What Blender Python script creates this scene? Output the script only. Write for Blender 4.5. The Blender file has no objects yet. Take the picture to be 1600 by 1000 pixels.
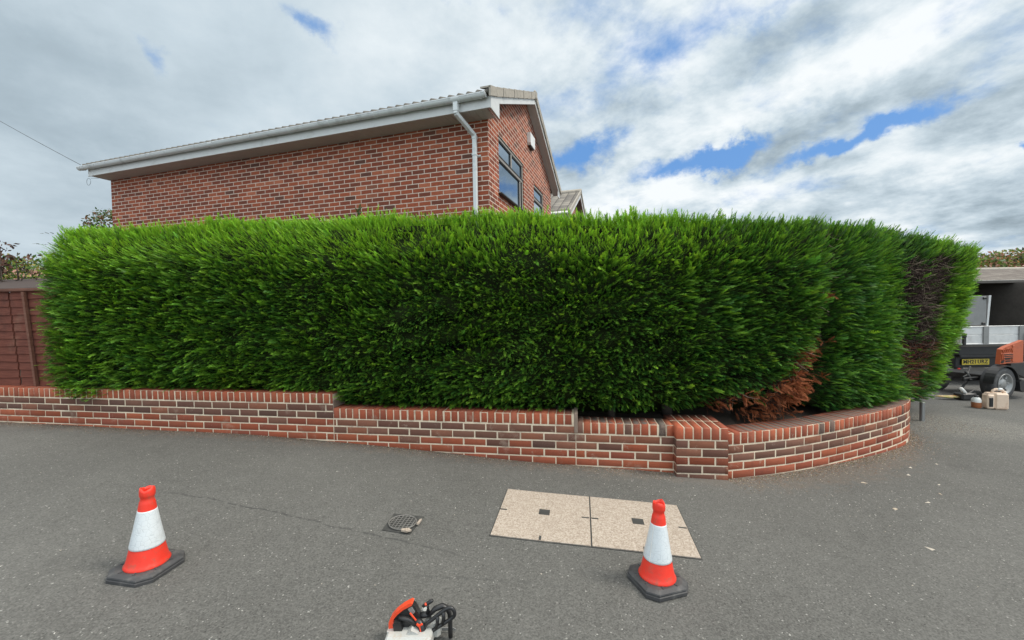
import bpy, math, random
import numpy as np
from mathutils import Vector, Matrix
random.seed(7); RNG = np.random.default_rng(11)
SC = bpy.context.scene
COL = SC.collection

# ------------------------------------------------------------------ camera
H = 1.55; F = 635.75; PITCH = .0331; ROLL = -.016
cp, sp = math.cos(PITCH), math.sin(PITCH)
FW = np.array([0, cp, -sp]); RT0 = np.array([1., 0, 0]); UP0 = np.cross(RT0, FW)
c_, s_ = math.cos(ROLL), math.sin(ROLL)
RT = c_*RT0 + s_*UP0; UP = -s_*RT0 + c_*UP0
cam = bpy.data.cameras.new('camera'); cob = bpy.data.objects.new('camera', cam); COL.objects.link(cob)
cam.sensor_fit = 'HORIZONTAL'; cam.sensor_width = 36; cam.lens = F/1600*36
cam.clip_start = .05; cam.clip_end = 3000
M = Matrix([[RT[i], UP[i], -FW[i], 0] for i in range(3)] + [[0, 0, 0, 1]]); M.translation = (0, 0, H)
cob.matrix_world = M
SC.camera = cob

# ------------------------------------------------------------------ shader helper
class N:
    """tiny expression wrapper round shader sockets"""
    def __init__(s, nt, sock): s.nt = nt; s.s = sock
    def _m(s, op, *a, clamp=False):
        n = s.nt.nodes.new('ShaderNodeMath'); n.operation = op; n.use_clamp = clamp
        for i, v in enumerate((s,)+a):
            if isinstance(v, N): s.nt.links.new(v.s, n.inputs[i])
            else: n.inputs[i].default_value = v
        return N(s.nt, n.outputs[0])
    def __add__(s, o): return s._m('ADD', o)
    def __radd__(s, o): return s._m('ADD', o)
    def __sub__(s, o): return s._m('SUBTRACT', o)
    def __rsub__(s, o): return (s*-1)+o
    def __mul__(s, o): return s._m('MULTIPLY', o)
    def __rmul__(s, o): return s._m('MULTIPLY', o)
    def __truediv__(s, o): return s._m('DIVIDE', o)
    def floor(s): return s._m('FLOOR')
    def frac(s): return s._m('FRACT')
    def abs(s): return s._m('ABSOLUTE')
    def exp(s): return s._m('EXPONENT')
    def mx(s, o): return s._m('MAXIMUM', o)
    def mn(s, o): return s._m('MINIMUM', o)
    def mod(s, o): return s._m('FLOORED_MODULO', o)
    def pw(s, o): return s._m('POWER', o)
    def gt(s, o): return s._m('GREATER_THAN', o)
    def clamp(s): return s._m('ADD', 0.0, clamp=True)
    def ss(s, a, b, lo=0., hi=1.):
        n = s.nt.nodes.new('ShaderNodeMapRange'); n.interpolation_type = 'SMOOTHSTEP'
        s.nt.links.new(s.s, n.inputs['Value'])
        n.inputs['From Min'].default_value = a; n.inputs['From Max'].default_value = b
        n.inputs['To Min'].default_value = lo; n.inputs['To Max'].default_value = hi
        return N(s.nt, n.outputs[0])

class T:
    """a node tree with shortcuts"""
    def __init__(s, nt): s.nt = nt; nt.nodes.clear()
    def n(s, t, **k):
        x = s.nt.nodes.new(t)
        for a, b in k.items(): setattr(x, a, b)
        return x
    def l(s, a, b): s.nt.links.new(a.s if isinstance(a, N) else a, b)
    def put(s, sock, v):
        if isinstance(v, N) or hasattr(v, 'is_output'): s.l(v, sock)
        elif isinstance(v, (tuple, list)) and len(v) == 3 and sock.type == 'RGBA': sock.default_value = (*v, 1)
        else: sock.default_value = v
    def coord(s, kind='Object'):
        return s.n('ShaderNodeTexCoord').outputs[kind]
    def sep(s, v):
        x = s.n('ShaderNodeSeparateXYZ'); s.l(v, x.inputs[0]); return [N(s.nt, o) for o in x.outputs]
    def comb(s, x, y, z=0.):
        c = s.n('ShaderNodeCombineXYZ')
        for i, v in enumerate((x, y, z)): s.put(c.inputs[i], v)
        return c.outputs[0]
    def noise(s, vec, scale, detail=4, rough=.55, dist=0., col=False):
        x = s.n('ShaderNodeTexNoise'); s.l(vec, x.inputs['Vector'])
        x.inputs['Scale'].default_value = scale; x.inputs['Detail'].default_value = detail
        x.inputs['Roughness'].default_value = rough; x.inputs['Distortion'].default_value = dist
        return x.outputs['Color'] if col else N(s.nt, x.outputs[0])
    def white(s, vec):
        x = s.n('ShaderNodeTexWhiteNoise', noise_dimensions='3D'); s.l(vec, x.inputs['Vector']); return N(s.nt, x.outputs['Value'])
    def voro(s, vec, scale, out='Distance', feature='F1'):
        x = s.n('ShaderNodeTexVoronoi', feature=feature); s.l(vec, x.inputs['Vector']); x.inputs['Scale'].default_value = scale
        return N(s.nt, x.outputs[out])
    def mix(s, f, a, b, blend='MIX'):
        x = s.n('ShaderNodeMix', data_type='RGBA', blend_type=blend)
        s.put(x.inputs[0], f); s.put(x.inputs[6], a); s.put(x.inputs[7], b)
        return x.outputs[2]
    def ramp(s, f, stops):
        x = s.n('ShaderNodeValToRGB'); s.l(f, x.inputs[0]); e = x.color_ramp.elements
        while len(e) < len(stops): e.new(.5)
        for i, (p, c) in enumerate(stops): e[i].position = p; e[i].color = (*c, 1)
        return x.outputs[0]
    def attr(s, name):
        return s.n('ShaderNodeAttribute', attribute_name=name).outputs['Color']
    def bump(s, h, dist=.002, strength=1., prev=None):
        b = s.n('ShaderNodeBump'); s.l(h, b.inputs['Height']); b.inputs['Distance'].default_value = dist
        b.inputs['Strength'].default_value = strength
        if prev is not None: s.l(prev, b.inputs['Normal'])
        return b.outputs[0]
    def bsdf(s, color, rough=.6, metal=0., normal=None, spec=.5, **kw):
        b = s.n('ShaderNodeBsdfPrincipled')
        s.put(b.inputs['Base Color'], color); s.put(b.inputs['Roughness'], rough); b.inputs['Metallic'].default_value = metal
        b.inputs['Specular IOR Level'].default_value = spec
        if normal is not None: s.l(normal, b.inputs['Normal'])
        for k, v in kw.items(): s.put(b.inputs[k], v)
        return b.outputs[0]
    def out(s, sh):
        o = s.n('ShaderNodeOutputMaterial'); s.l(sh, o.inputs['Surface'])

# ------------------------------------------------------------------ world
def view_dir(px, py):
    d = FW + RT*(px-800)/F + UP*(500-py)/F
    return d/np.linalg.norm(d)
SUN_EL = math.radians(50); SUN_AZ = math.radians(98)      # azimuth measured from +Y towards +X
world = bpy.data.worlds.new("World"); SC.world = world; world.use_nodes = True
t = T(world.node_tree)
sky = t.n('ShaderNodeTexSky', sky_type='NISHITA'); sky.sun_disc = False
sky.sun_elevation = SUN_EL; sky.sun_rotation = SUN_AZ; sky.air_density = 1.; sky.dust_density = .6; sky.ozone_density = 2.
D = t.coord('Generated')
dx, dy, dz = t.sep(D)
_wn = t.n('ShaderNodeTexNoise'); t.l(D, _wn.inputs['Vector']); _wn.inputs['Scale'].default_value = 4.5; _wn.inputs['Detail'].default_value = 9; _wn.inputs['Roughness'].default_value = .6
_ws = t.n('ShaderNodeVectorMath', operation='SUBTRACT'); t.l(_wn.outputs['Color'], _ws.inputs[0]); _ws.inputs[1].default_value = (.5, .5, .5)
_wm = t.n('ShaderNodeVectorMath', operation='MULTIPLY'); t.l(_ws.outputs[0], _wm.inputs[0]); _wm.inputs[1].default_value = (.34, .34, .20)
_wa = t.n('ShaderNodeVectorMath', operation='ADD'); t.l(D, _wa.inputs[0]); t.l(_wm.outputs[0], _wa.inputs[1]); DW = _wa.outputs[0]
zz = dz.mx(0.) + .26
pu = (dx*.905+dy*.425)/zz; pv = (dy*.905-dx*.425)/zz
P = t.comb(pu, pv*.95, 0.)
def blob(px, py, sx, sy, ang, amp):
    """soft patch of cloud or of open sky in a fixed direction of the sky"""
    c = view_dir(px, py); a = math.radians(ang)
    t1 = np.cross(c, [0, 0, 1]); t1 /= np.linalg.norm(t1); t2 = np.cross(t1, c)
    u = t1*math.cos(a)+t2*math.sin(a); w = -t1*math.sin(a)+t2*math.cos(a)
    stretch = np.dot(c, FW)
    def dot(v):
        n = t.n('ShaderNodeVectorMath', operation='DOT_PRODUCT'); t.l(DW, n.inputs[0]); n.inputs[1].default_value = tuple(v)
        return N(t.nt, n.outputs['Value'])
    k = F/stretch
    q = dot(u)*(k/sx); r = dot(w)*(k/sy)
    front = dot(c).gt(0.)
    return ((q*q + r*r)*-1.).exp()*front*amp
gaps = [(915, 240, 50, 22, 10, .55), (1110, 252, 110, 17, 3, .62), (1330, 228, 95, 14, 10, .62), (1010, 62, 150, 50, 25, .12), (500, 42, 60, 24, -25, .50), (215, 50, 50, 28, -35, .34), (700, 20, 90, 18, 10, .25),
        (1045, 95, 40, 45, 60, .10), (1200, 15, 160, 20, 5, .18), (1150, 235, 50, 14, 5, .3), (1598, 240, 14, 10, 0, .5), (900, 20, 60, 30, 0, .1)]
G = None
for b in gaps:
    v = blob(*b); G = v if G is None else G+v
whites = [(1010, 115, 80, 50, 25, .24), (1240, 130, 190, 32, 18, .28), (1430, 60, 140, 40, 12, .25), (960, 300, 130, 30, 0, .18), (1120, 300, 170, 26, 0, .22),
          (1480, 215, 90, 50, 10, .22), (1250, 210, 120, 30, 15, -.30), (930, 165, 90, 34, 5, -.14), (1500, 190, 140, 40, 12, -.26), (1470, 320, 180, 24, -4, -.18),
          (300, 130, 260, 90, 10, -.10), (30, 80, 120, 70, 0, -.22), (120, 210, 240, 45, -10, -.20), (60, 340, 120, 90, 0, -.16), (640, 60, 160, 70, 10, .18), (1560, 350, 140, 30, 0, -.22), (1180, 330, 300, 20, 0, -.10), (1520, 265, 90, 20, 0, .24)]
W = None
for b in whites:
    v = blob(*b); W = v if W is None else W+v
n1 = t.noise(P, 1.6, 12, .58, .15)
n2 = t.noise(P, 5.0, 12, .62, .15)
n4 = t.noise(P, 2.7, 12, .60, .1)
n3 = t.noise(P, .55, 5, .5, .2)
cover = (n1-.5)*1.25 + (n2-.5)*.9 + .66 - G*1.2
right = dx.ss(-.35, .35, 0., 1.)
# only the right half of the sky breaks up strongly
cover = cover + (1.-right)*.16
dens = cover.ss(.06, .60)
thick = (n3-.5)*.6 + (n4-.5)*(right*1.65+.55) + (n2-.5)*(right*.85+.25) + W + (right*.07+.56)
cloudc = t.ramp(thick.clamp(), [(0., (.28, .35, .40)), (.28, (.405, .495, .56)), (.52, (.55, .645, .71)), (.78, (.74, .81, .85)), (1., (.87, .91, .93))])
veil = t.mix(.42, cloudc, (.50, .66, .88))
bg = t.n('ShaderNodeBackground'); bg.inputs['Strength'].default_value = .15
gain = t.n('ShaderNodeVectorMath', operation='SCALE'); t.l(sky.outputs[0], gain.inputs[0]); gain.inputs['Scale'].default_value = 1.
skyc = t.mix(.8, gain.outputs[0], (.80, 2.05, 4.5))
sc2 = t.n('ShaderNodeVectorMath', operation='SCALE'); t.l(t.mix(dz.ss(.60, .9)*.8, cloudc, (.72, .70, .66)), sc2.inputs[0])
t.l((dz.ss(.60, .95, 1., 2.4) + (dy*-1.).ss(-.1, .7, 0., .9))*(1/.15), sc2.inputs['Scale'])       # overcast brighter overhead; unseen sky above and behind camera boosted to light the scene
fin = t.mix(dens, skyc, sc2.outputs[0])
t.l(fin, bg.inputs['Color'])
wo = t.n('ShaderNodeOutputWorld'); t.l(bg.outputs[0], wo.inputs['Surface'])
world.cycles.sampling_method = 'MANUAL'; world.cycles.sample_map_resolution = 512

# ------------------------------------------------------------------ sun (behind thin cloud: soft)
sl = bpy.data.lights.new('sun', 'SUN'); sl.energy = 2.2; sl.angle = math.radians(14); sl.color = (1, .94, .84)
so = bpy.data.objects.new('sun', sl); COL.objects.link(so)
sd = Vector((math.cos(SUN_EL)*math.sin(SUN_AZ), math.cos(SUN_EL)*math.cos(SUN_AZ), math.sin(SUN_EL)))
so.rotation_euler = sd.to_track_quat('Z', 'Y').to_euler(); so.location = (6, 0, 8)
SC.view_settings.view_transform = 'Standard'; SC.view_settings.look = 'None'; SC.view_settings.exposure = 0.12; SC.view_settings.gamma = 1
SC.cycles.max_bounces = 6; SC.cycles.transparent_max_bounces = 4; SC.cycles.diffuse_bounces = 3

# ------------------------------------------------------------------ object helpers
def tag(o, label=None, cat=None, group=None, kind=None):
    if label: o['label'] = label
    if cat: o['category'] = cat
    if group: o['group'] = group
    if kind: o['kind'] = kind
    return o
def empty(name, loc=(0, 0, 0), rz=0, **k):
    o = bpy.data.objects.new(name, None); COL.objects.link(o); o.location = loc; o.rotation_euler = (0, 0, rz)
    o.empty_display_size = .1
    return tag(o, **k)
def mesh_obj(name, V, Fc, m, parent=None, smooth=False, colors=None, **k):
    """V (n,3) array, Fc list of faces OR (m,4)/(m,3) int array; colors (n,3) per vertex"""
    V = np.asarray(V, dtype=np.float32); me = bpy.data.meshes.new(name)
    if isinstance(Fc, np.ndarray):
        me.vertices.add(len(V)); me.vertices.foreach_set('co', V.ravel())
        nf, w = Fc.shape
        me.loops.add(nf*w); me.loops.foreach_set('vertex_index', Fc.astype(np.int32).ravel())
        me.polygons.add(nf); me.polygons.foreach_set('loop_start', np.arange(0, nf*w, w, dtype=np.int32))
        me.update(calc_edges=True)
    else:
        me.from_pydata([tuple(map(float, v)) for v in V], [], [tuple(f) for f in Fc]); me.update()
    if colors is not None:
        a = me.color_attributes.new('Col', 'FLOAT_COLOR', 'POINT')
        cc = np.ones((len(V), 4), np.float32); cc[:, :3] = colors; a.data.foreach_set('color', cc.ravel())
    if smooth: me.polygons.foreach_set('use_smooth', np.ones(len(me.polygons), bool))
    me.materials.append(m)
    o = bpy.data.objects.new(name, me); COL.objects.link(o)
    if parent: o.parent = parent
    return tag(o, **k)

class MB:
    """collects shapes and links them as one mesh"""
    def __init__(s): s.v = []; s.f = []; s.sm = []
    def add(s, V, Fc, xf=None, smooth=False):
        b = len(s.v)
        for p in V:
            s.v.append(tuple(xf @ Vector(p)) if xf is not None else tuple(p))
        s.f += [tuple(i+b for i in f) for f in Fc]; s.sm += [smooth]*len(Fc); return s
    def box(s, c, d, xf=None, ch=0.):
        """box centre c, size d, chamfer ch on all vertical/horizontal edges (simple corner cut)"""
        x, y, z = [k/2 for k in d]
        if ch <= 0:
            V = [(c[0]+i*x, c[1]+j*y, c[2]+k*z) for i in (-1, 1) for j in (-1, 1) for k in (-1, 1)]
            return s.add(V, [(0, 1, 3, 2), (4, 6, 7, 5), (0, 4, 5, 1), (2, 3, 7, 6), (0, 2, 6, 4), (1, 5, 7, 3)], xf)
        ch = min(ch, x*.9, y*.9, z*.9)
        V = []; idx = {}
        for i in (-1, 1):
            for j in (-1, 1):
                for k in (-1, 1):
                    for a in range(3):
                        p = [i*x, j*y, k*z]
                        for q in range(3):
                            if q != a: p[q] -= (i, j, k)[q]*ch
                        idx[(i, j, k, a)] = len(V); V.append((c[0]+p[0], c[1]+p[1], c[2]+p[2]))
        Fc = []
        for a in range(3):
            b, e = (a+1) % 3, (a+2) % 3
            for sg in (-1, 1):
                q = []
                for (m, n) in ((-1, -1), (1, -1), (1, 1), (-1, 1)):
                    k = [0, 0, 0]; k[a] = sg; k[b] = m; k[e] = n; q.append(idx[(*k, a)])
                Fc.append(tuple(q if sg > 0 else q[::-1]))
            for m in (-1, 1):
                for n in (-1, 1):
                    k1 = [0, 0, 0]; k1[b] = m; k1[e] = n; k1[a] = -1; k2 = list(k1); k2[a] = 1
                    q = [idx[(*k1, b)], idx[(*k2, b)], idx[(*k2, e)], idx[(*k1, e)]]
                    Fc.append(tuple(q if m*n < 0 else q[::-1]))
        for i in (-1, 1):
            for j in (-1, 1):
                for k in (-1, 1):
                    q = (idx[(i, j, k, 0)], idx[(i, j, k, 1)], idx[(i, j, k, 2)])
                    Fc.append(q if i*j*k > 0 else q[::-1])
        return s.add(V, Fc, xf)
    def tube(s, pts, r, n=8, caps=True, closed=False, xf=None, flat=1.):
        pts = [Vector(p) for p in pts]; m = len(pts); rr = r if isinstance(r, (list, tuple)) else [r]*m
        V = []; prev = None
        for i, p in enumerate(pts):
            if closed: tg = pts[(i+1) % m]-pts[i-1]
            else: tg = pts[min(i+1, m-1)]-pts[max(i-1, 0)]
            tg.normalize()
            ref = Vector((0, 0, 1)) if abs(tg.z) < .95 else Vector((1, 0, 0))
            if prev is not None: ref = prev
            a = tg.cross(ref)
            if a.length < 1e-5: a = tg.cross(Vector((0, 1, 0)))
            a.normalize(); b = a.cross(tg).normalized(); prev = b
            for k in range(n):
                th = 2*math.pi*k/n; V.append(tuple(p+a*math.cos(th)*rr[i]*flat+b*math.sin(th)*rr[i]))
        Fc = []
        for i in range(m if closed else m-1):
            j = (i+1) % m
            for k in range(n): Fc.append((i*n+k, i*n+(k+1) % n, j*n+(k+1) % n, j*n+k))
        if caps and not closed: Fc += [tuple(range(n))[::-1], tuple((m-1)*n+k for k in range(n))]
        return s.add(V, Fc, xf, smooth=True)
    def lathe(s, prof, n=32, xf=None, wob=None):
        V = []
        for i, (r, z) in enumerate(prof):
            for k in range(n):
                th = 2*math.pi*k/n; p = [r*math.cos(th), r*math.sin(th), z]
                if wob: p = wob(i, th, p)
                V.append(p)
        Fc = [(i*n+k, i*n+(k+1) % n, (i+1)*n+(k+1) % n, (i+1)*n+k) for i in range(len(prof)-1) for k in range(n)]
        return s.add(V, Fc, xf, smooth=True)
    def prism(s, poly, a0, a1, plane='xz', xf=None):
        """polygon in a plane pushed between a0 and a1 along the third axis"""
        n = len(poly)
        def pt(p, a): return {'xz': (p[0], a, p[1]), 'xy': (p[0], p[1], a), 'yz': (a, p[0], p[1])}[plane]
        V = [pt(p, a0) for p in poly]+[pt(p, a1) for p in poly]
        Fc = [tuple(range(n)), tuple(range(2*n-1, n-1, -1))]+[(i, i+n, (i+1) % n+n, (i+1) % n) for i in range(n)]
        return s.add(V, Fc, xf)
    def build(s, name, m, parent=None, **k):
        o = mesh_obj(name, np.array(s.v), s.f, m, parent, **k)
        o.data.polygons.foreach_set('use_smooth', np.array(s.sm, bool))
        import bmesh
        bm = bmesh.new(); bm.from_mesh(o.data); bmesh.ops.recalc_face_normals(bm, faces=bm.faces); bm.to_mesh(o.data); bm.free()
        return o

# ------------------------------------------------------------------ ground profile
_gx = np.linspace(-60, 60, 4801)
_g0 = np.interp(_gx, [-60, -9, -6, -2.84, -2, .24, 1.4, 1.85, 4.3, 8.2, 12, 60], [.45, .29, .265, .223, .190, .058, .02, .004, -.045, -.14, -.18, -.3])
_k = np.exp(-.5*(np.linspace(-1, 1, 81)/.33)**2); _k /= _k.sum()
_g1 = np.convolve(np.pad(_g0, 40, mode='edge'), _k, 'valid')
def g(X): return np.interp(X, _gx, _g1)
def gf(X): return float(g(X))

# ------------------------------------------------------------------ materials
def simple(name, col, rough=.5, metal=0., var=.12, scale=18., bumpd=.0006, spec=.5, dirt=None, **kw):
    m = bpy.data.materials.new(name); m.use_nodes = True; t = T(m.node_tree)
    c = t.coord('Object')
    a = t.noise(c, scale, 6, .6); b = t.noise(c, scale*9, 3, .6)
    k = (a-.5)*var*2.2 + (b-.5)*var + 1.
    base = t.n('ShaderNodeVectorMath', operation='SCALE'); base.inputs[0].default_value = col; t.l(k, base.inputs['Scale'])
    cc = base.outputs[0]
    if dirt:
        dm = t.noise(c, dirt[1], 6, .65, .3).ss(.5, .72)*dirt[2]
        cc = t.mix(dm, cc, dirt[0])
    nb = t.bump(b, bumpd, .6)
    rr = (a-.5)*.25 + rough
    t.out(t.bsdf(cc, rr, metal, nb, spec, **kw)); return m

def asphalt():
    m = bpy.data.materials.new('asphalt'); m.use_nodes = True; t = T(m.node_tree); c = t.coord('Object')
    x, y, z = t.sep(c)
    grit = t.voro(c, 165, 'Color'); gx = t.sep(t.n('ShaderNodeSeparateColor').inputs[0].node.outputs[0]) if False else None
    vc = t.n('ShaderNodeTexVoronoi'); t.l(c, vc.inputs['Vector']); vc.inputs['Scale'].default_value = 150
    sc = t.n('ShaderNodeSeparateColor'); t.l(vc.outputs['Color'], sc.inputs[0]); cell = N(t.nt, sc.outputs[0]); cell2 = N(t.nt, sc.outputs[1])
    fine = t.noise(c, 90, 4, .7); mid = t.noise(c, 9, 6, .6); big = t.noise(c, .9, 5, .55, .4); big2 = t.noise(c, .33, 4, .5)
    v = (cell-.5)*.060 + (fine-.5)*.085 + (mid-.5)*.035 + (big-.5)*.060 + (big2-.5)*.05 + .117
    # pale stones set in the surface
    v = v + cell2.ss(.980, .990)*.20*(t.noise(c, 30, 2).ss(.4, .6))
    v = v - cell2.ss(.06, .0)*.04
    col = t.n('ShaderNodeCombineColor')
    t.l(v*1.0, col.inputs[0]); t.l(v*.975, col.inputs[1]); t.l(v*.90, col.inputs[2])
    cc = col.outputs[0]
    # brownish dirt gathered along the foot of the wall
    wl = (y + x*.158 - 3.86)
    d1 = (wl+.17+(mid-.5)*.5).ss(-.06, .14)*(1.-x.ss(1.4, 1.9))
    r0 = t.n('ShaderNodeVectorMath', operation='DISTANCE'); t.l(t.comb(x, y, 0.), r0.inputs[0]); r0.inputs[1].default_value = (2.2, 6.2, 0)
    rr = N(t.nt, r0.outputs['Value'])
    d2 = (rr+(mid-.5)*.7).ss(2.95, 2.70)*x.ss(1.4, 1.9)*(1.-x.ss(5.6, 6.2))
    dm = (d1+d2).clamp()*(fine.ss(.3, .6, .35, .95))
    cc = t.mix(dm*.42, cc, (.19, .145, .11))
    # long hairline seam across the pavement
    px = y*1. - ((x+2.6)*-.29 + 3.02) + (mid-.5)*.006 + (t.noise(c, 2.2, 2)-.5)*.14
    seam = px.abs().ss(.016, .003)*x.ss(-2.9, -2.3)*x.ss(-.1, -.7)*t.noise(c, 26, 3).ss(.36, .55)
    cc = t.mix(seam*.7, cc, (.05, .05, .048))
    px2 = y*1. - 2.13 - (x-.1)*-.06 + (t.noise(c, 2.6, 2)-.5)*.1
    seam2 = px2.abs().ss(.02, .004)*x.ss(-1.0, -.5)*x.ss(.5, .0)*t.noise(c, 20, 3).ss(.4, .6)
    cc = t.mix(seam2*.5, cc, (.07, .07, .066))
    # coarse gravelly worn patch near the end of the wall
    r1 = t.n('ShaderNodeVectorMath', operation='DISTANCE'); t.l(t.comb(x*.6, y, 0.), r1.inputs[0]); r1.inputs[1].default_value = (3.5, 5.2, 0)
    worn = (N(t.nt, r1.outputs['Value'])+(mid-.5)*.5).ss(.75, .35)
    cc = t.mix(worn*cell.ss(.35, .9)*.6, cc, (.33, .31, .27))
    blot = t.noise(c, 1.7, 3, .5).ss(.66, .74)*t.noise(c, 11, 5, .7).ss(.35, .6)
    cc = t.mix(blot*.35, cc, (.06, .058, .055))
    lite = t.noise(c, .75, 3, .5, .8).ss(.58, .7)*cell.ss(.3, .9)
    cc = t.mix(lite*.22, cc, (.24, .23, .20))
    # tyre-darkened carriageway to the right
    far = (y-x*.1-5.75+(big-.5)*.6).ss(-.1, .1)*x.ss(5.8, 6.6)
    cc = t.mix(far*.4, cc, (.085, .085, .085))
    nb = t.bump(cell*.6+fine*.8, .0035, .9)
    nb = t.bump(mid, .006, .4, nb)
    t.out(t.bsdf(cc, .82, 0, nb, .35)); return m

def brick_wall_mat(name, L=.225, Hh=.075):
    """stretcher bond laid in the UV map, which is in metres"""
    m = bpy.data.materials.new(name); m.use_nodes = True; t = T(m.node_tree)
    c = t.n('ShaderNodeUVMap').outputs[0]; u, v, _ = t.sep(c)
    oc = t.coord('Object')
    wob = (t.noise(oc, 14, 3)-.5)
    row = (v/Hh).floor()
    uu = u/L + row.mod(2.)*.5
    fu = (uu.frac()-.5).abs(); fv = ((v/Hh).frac()-.5).abs()
    e1 = (fu*-1.+.5)*L + wob*.004; e2 = (fv*-1.+.5)*Hh + wob*.004
    brick = e1.mn(e2).ss(.0055, .0080)
    idv = t.comb(uu.floor(), row, 3.)
    w1 = t.white(idv); w2 = t.white(t.comb(uu.floor()+17., row, 8.))
    base = t.ramp(w1, [(0., (.175, .054, .033)), (.25, (.245, .064, .036)), (.5, (.31, .078, .039)), (.8, (.37, .096, .046)), (1., (.47, .150, .080))])
    dark = w2.ss(.95, .97)
    base = t.mix(dark*.8, base, (.11, .055, .042))
    # drag-faced texture: darker middle, smeared mottling
    mo = t.noise(t.comb(u*1., v*2.4, w1*40.), 34, 6, .7, .4)
    base = t.mix(mo.ss(.42, .74)*.5, base, (.07, .032, .026))
    base = t.mix(t.noise(oc, 1.4, 4).ss(.5, .75)*.14, base, (.36, .15, .09))
    eff = t.noise(oc, 60, 4, .7).ss(.63, .75)*.25
    base = t.mix(eff, base, (.46, .34, .26))
    mort = t.mix(t.noise(oc, 12, 6, .7).ss(.3, .7), (.54, .41, .33), (.74, .61, .51))
    cc = t.mix(brick, mort, base)
    nb = t.bump(brick*1. + mo*.25, .006, .8)
    t.out(t.bsdf(cc, .86, 0, nb, .25)); return m

def loose_brick_mat():
    m = bpy.data.materials.new('brick'); m.use_nodes = True; t = T(m.node_tree); c = t.coord('Object')
    a = t.attr('Col'); x, y, z = t.sep(c)
    n = t.noise(c, 22, 7, .7, .5); f = t.noise(c, 160, 3, .7); n3 = t.noise(c, 5, 4, .6)
    rip = t.noise(t.comb(x*1., y*1., z*3.), 55, 5, .7, 1.)
    cc = t.mix(n.ss(.45, .8)*.40, a, (.10, .05, .04))
    cc = t.mix(f.ss(.58, .8)*.45, cc, (.45, .30, .21)); salt = t.noise(c, 7.5, 7, .75, .4).ss(.60, .70)*.55*rip.ss(.35, .6); cc = t.mix(salt, cc, (.56, .44, .34))
    cc = t.mix((n3+(f-.5)*.3).ss(.60, .74)*.28, cc, (.50, .40, .31))
    nz = t.sep(t.n('ShaderNodeNewGeometry').outputs['Normal'])[2]
    patch = (x.ss(1.95, 2.1) + x.ss(.4, .7)*(1.-x.ss(1.36, 1.44))*n3.ss(.42, .55)).clamp()      # lichen and dirt lying on these coping tops
    cc = t.mix(nz.abs().ss(.6, .9)*patch*n.ss(.15, .45)*.95, cc, (.13, .108, .092))
    nb = t.bump(rip*.8+f*.3, .004, .7)
    t.out(t.bsdf(cc, .84, 0, nb, .3)); return m

def leaf_mat(name, tr=.22, rough=.5):
    m = bpy.data.materials.new(name); m.use_nodes = True; t = T(m.node_tree)
    a = t.attr('Col')
    b = t.bsdf(a, rough, 0, None, .35 if rough < .7 else .05)
    tl = t.n('ShaderNodeBsdfTranslucent')
    s = t.n('ShaderNodeVectorMath', operation='MULTIPLY'); t.l(a, s.inputs[0]); s.inputs[1].default_value = (1.5, 1.35, .6)
    t.l(s.outputs[0], tl.inputs[0])
    mx = t.n('ShaderNodeMixShader'); mx.inputs[0].default_value = tr; t.l(b, mx.inputs[1]); t.l(tl.outputs[0], mx.inputs[2])
    t.out(mx.outputs[0]); return m

def wood_mat(name, c1, c2):
    m = bpy.data.materials.new(name); m.use_nodes = True; t = T(m.node_tree); c = t.coord('Object'); x, y, z = t.sep(c)
    n = t.noise(t.comb(x*1., y*1., z*14.), 4, 7, .65, .6); k = t.noise(c, 2.5, 4, .6); f = t.noise(t.comb(x*2., y*2., z*60.), 9, 3, .6)
    cc = t.mix(n.ss(.3, .7), c1, c2); cc = t.mix(k.ss(.52, .72)*.5, cc, (.22, .13, .09)); cc = t.mix(t.noise(c, 1.7, 6, .7).ss(.5, .7)*.55, cc, (.045, .022, .017))
    cc = t.mix(f.ss(.62, .72)*.5, cc, (.03, .015, .012))
    t.out(t.bsdf(cc, .8, 0, t.bump(n+f*.5, .004, .7), .25)); return m

def tile_mat(name, c1, c2, L=.3, Hh=.3):
    m = bpy.data.materials.new(name); m.use_nodes = True; t = T(m.node_tree)
    c = t.n('ShaderNodeUVMap').outputs[0]; u, v, _ = t.sep(c); oc = t.coord('Object')
    row = (v/Hh).floor(); uu = u/L
    w = t.white(t.comb(uu.floor(), row, 1.))
    prof = ((uu.frac()-.5).abs()*2.)
    step = (v/Hh).frac()
    cc = t.mix(w, c1, c2); cc = t.mix(t.noise(oc, 9, 5, .7).ss(.5, .7)*.5, cc, (c1[0]*.5, c1[1]*.5, c1[2]*.48))
    cc = t.mix((step.ss(.10, .02)+prof.ss(.86, .98)*.8).clamp(), cc, (.02, .019, .018))
    nb = t.bump(prof.pw(2.)*-1.+step*-.7, .04, 1.)
    t.out(t.bsdf(cc, .85, 0, nb, .3)); return m

M_asph = asphalt()
M_house = brick_wall_mat('house_brick')
M_brick = loose_brick_mat()
M_mortar = simple('mortar', (.70, .58, .43), .9, var=.30, scale=14, bumpd=.003, dirt=((.22, .16, .12), 5, .75))
M_mortar_grey = simple('mortar_grey', (.25, .185, .145), .9, var=.3, scale=10, bumpd=.003)
M_soil = simple('soil', (.045, .032, .022), .95, var=.6, scale=12, bumpd=.02)
M_upvc = simple('white_plastic', (.60, .60, .585), .35, var=.08, scale=4, bumpd=.0003, dirt=((.36, .35, .32), 3.2, .5))
M_soffit = simple('soffit_plastic', (.50, .48, .46), .5, var=.1, scale=4)
M_gutter = simple('gutter_plastic', (.66, .68, .68), .3, var=.12, scale=5, dirt=((.30, .31, .30), 4, .5))
M_verge = simple('verge_concrete', (.36, .325, .275), .85, var=.25, scale=12, bumpd=.002, dirt=((.17, .155, .13), 6, .6))
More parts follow.
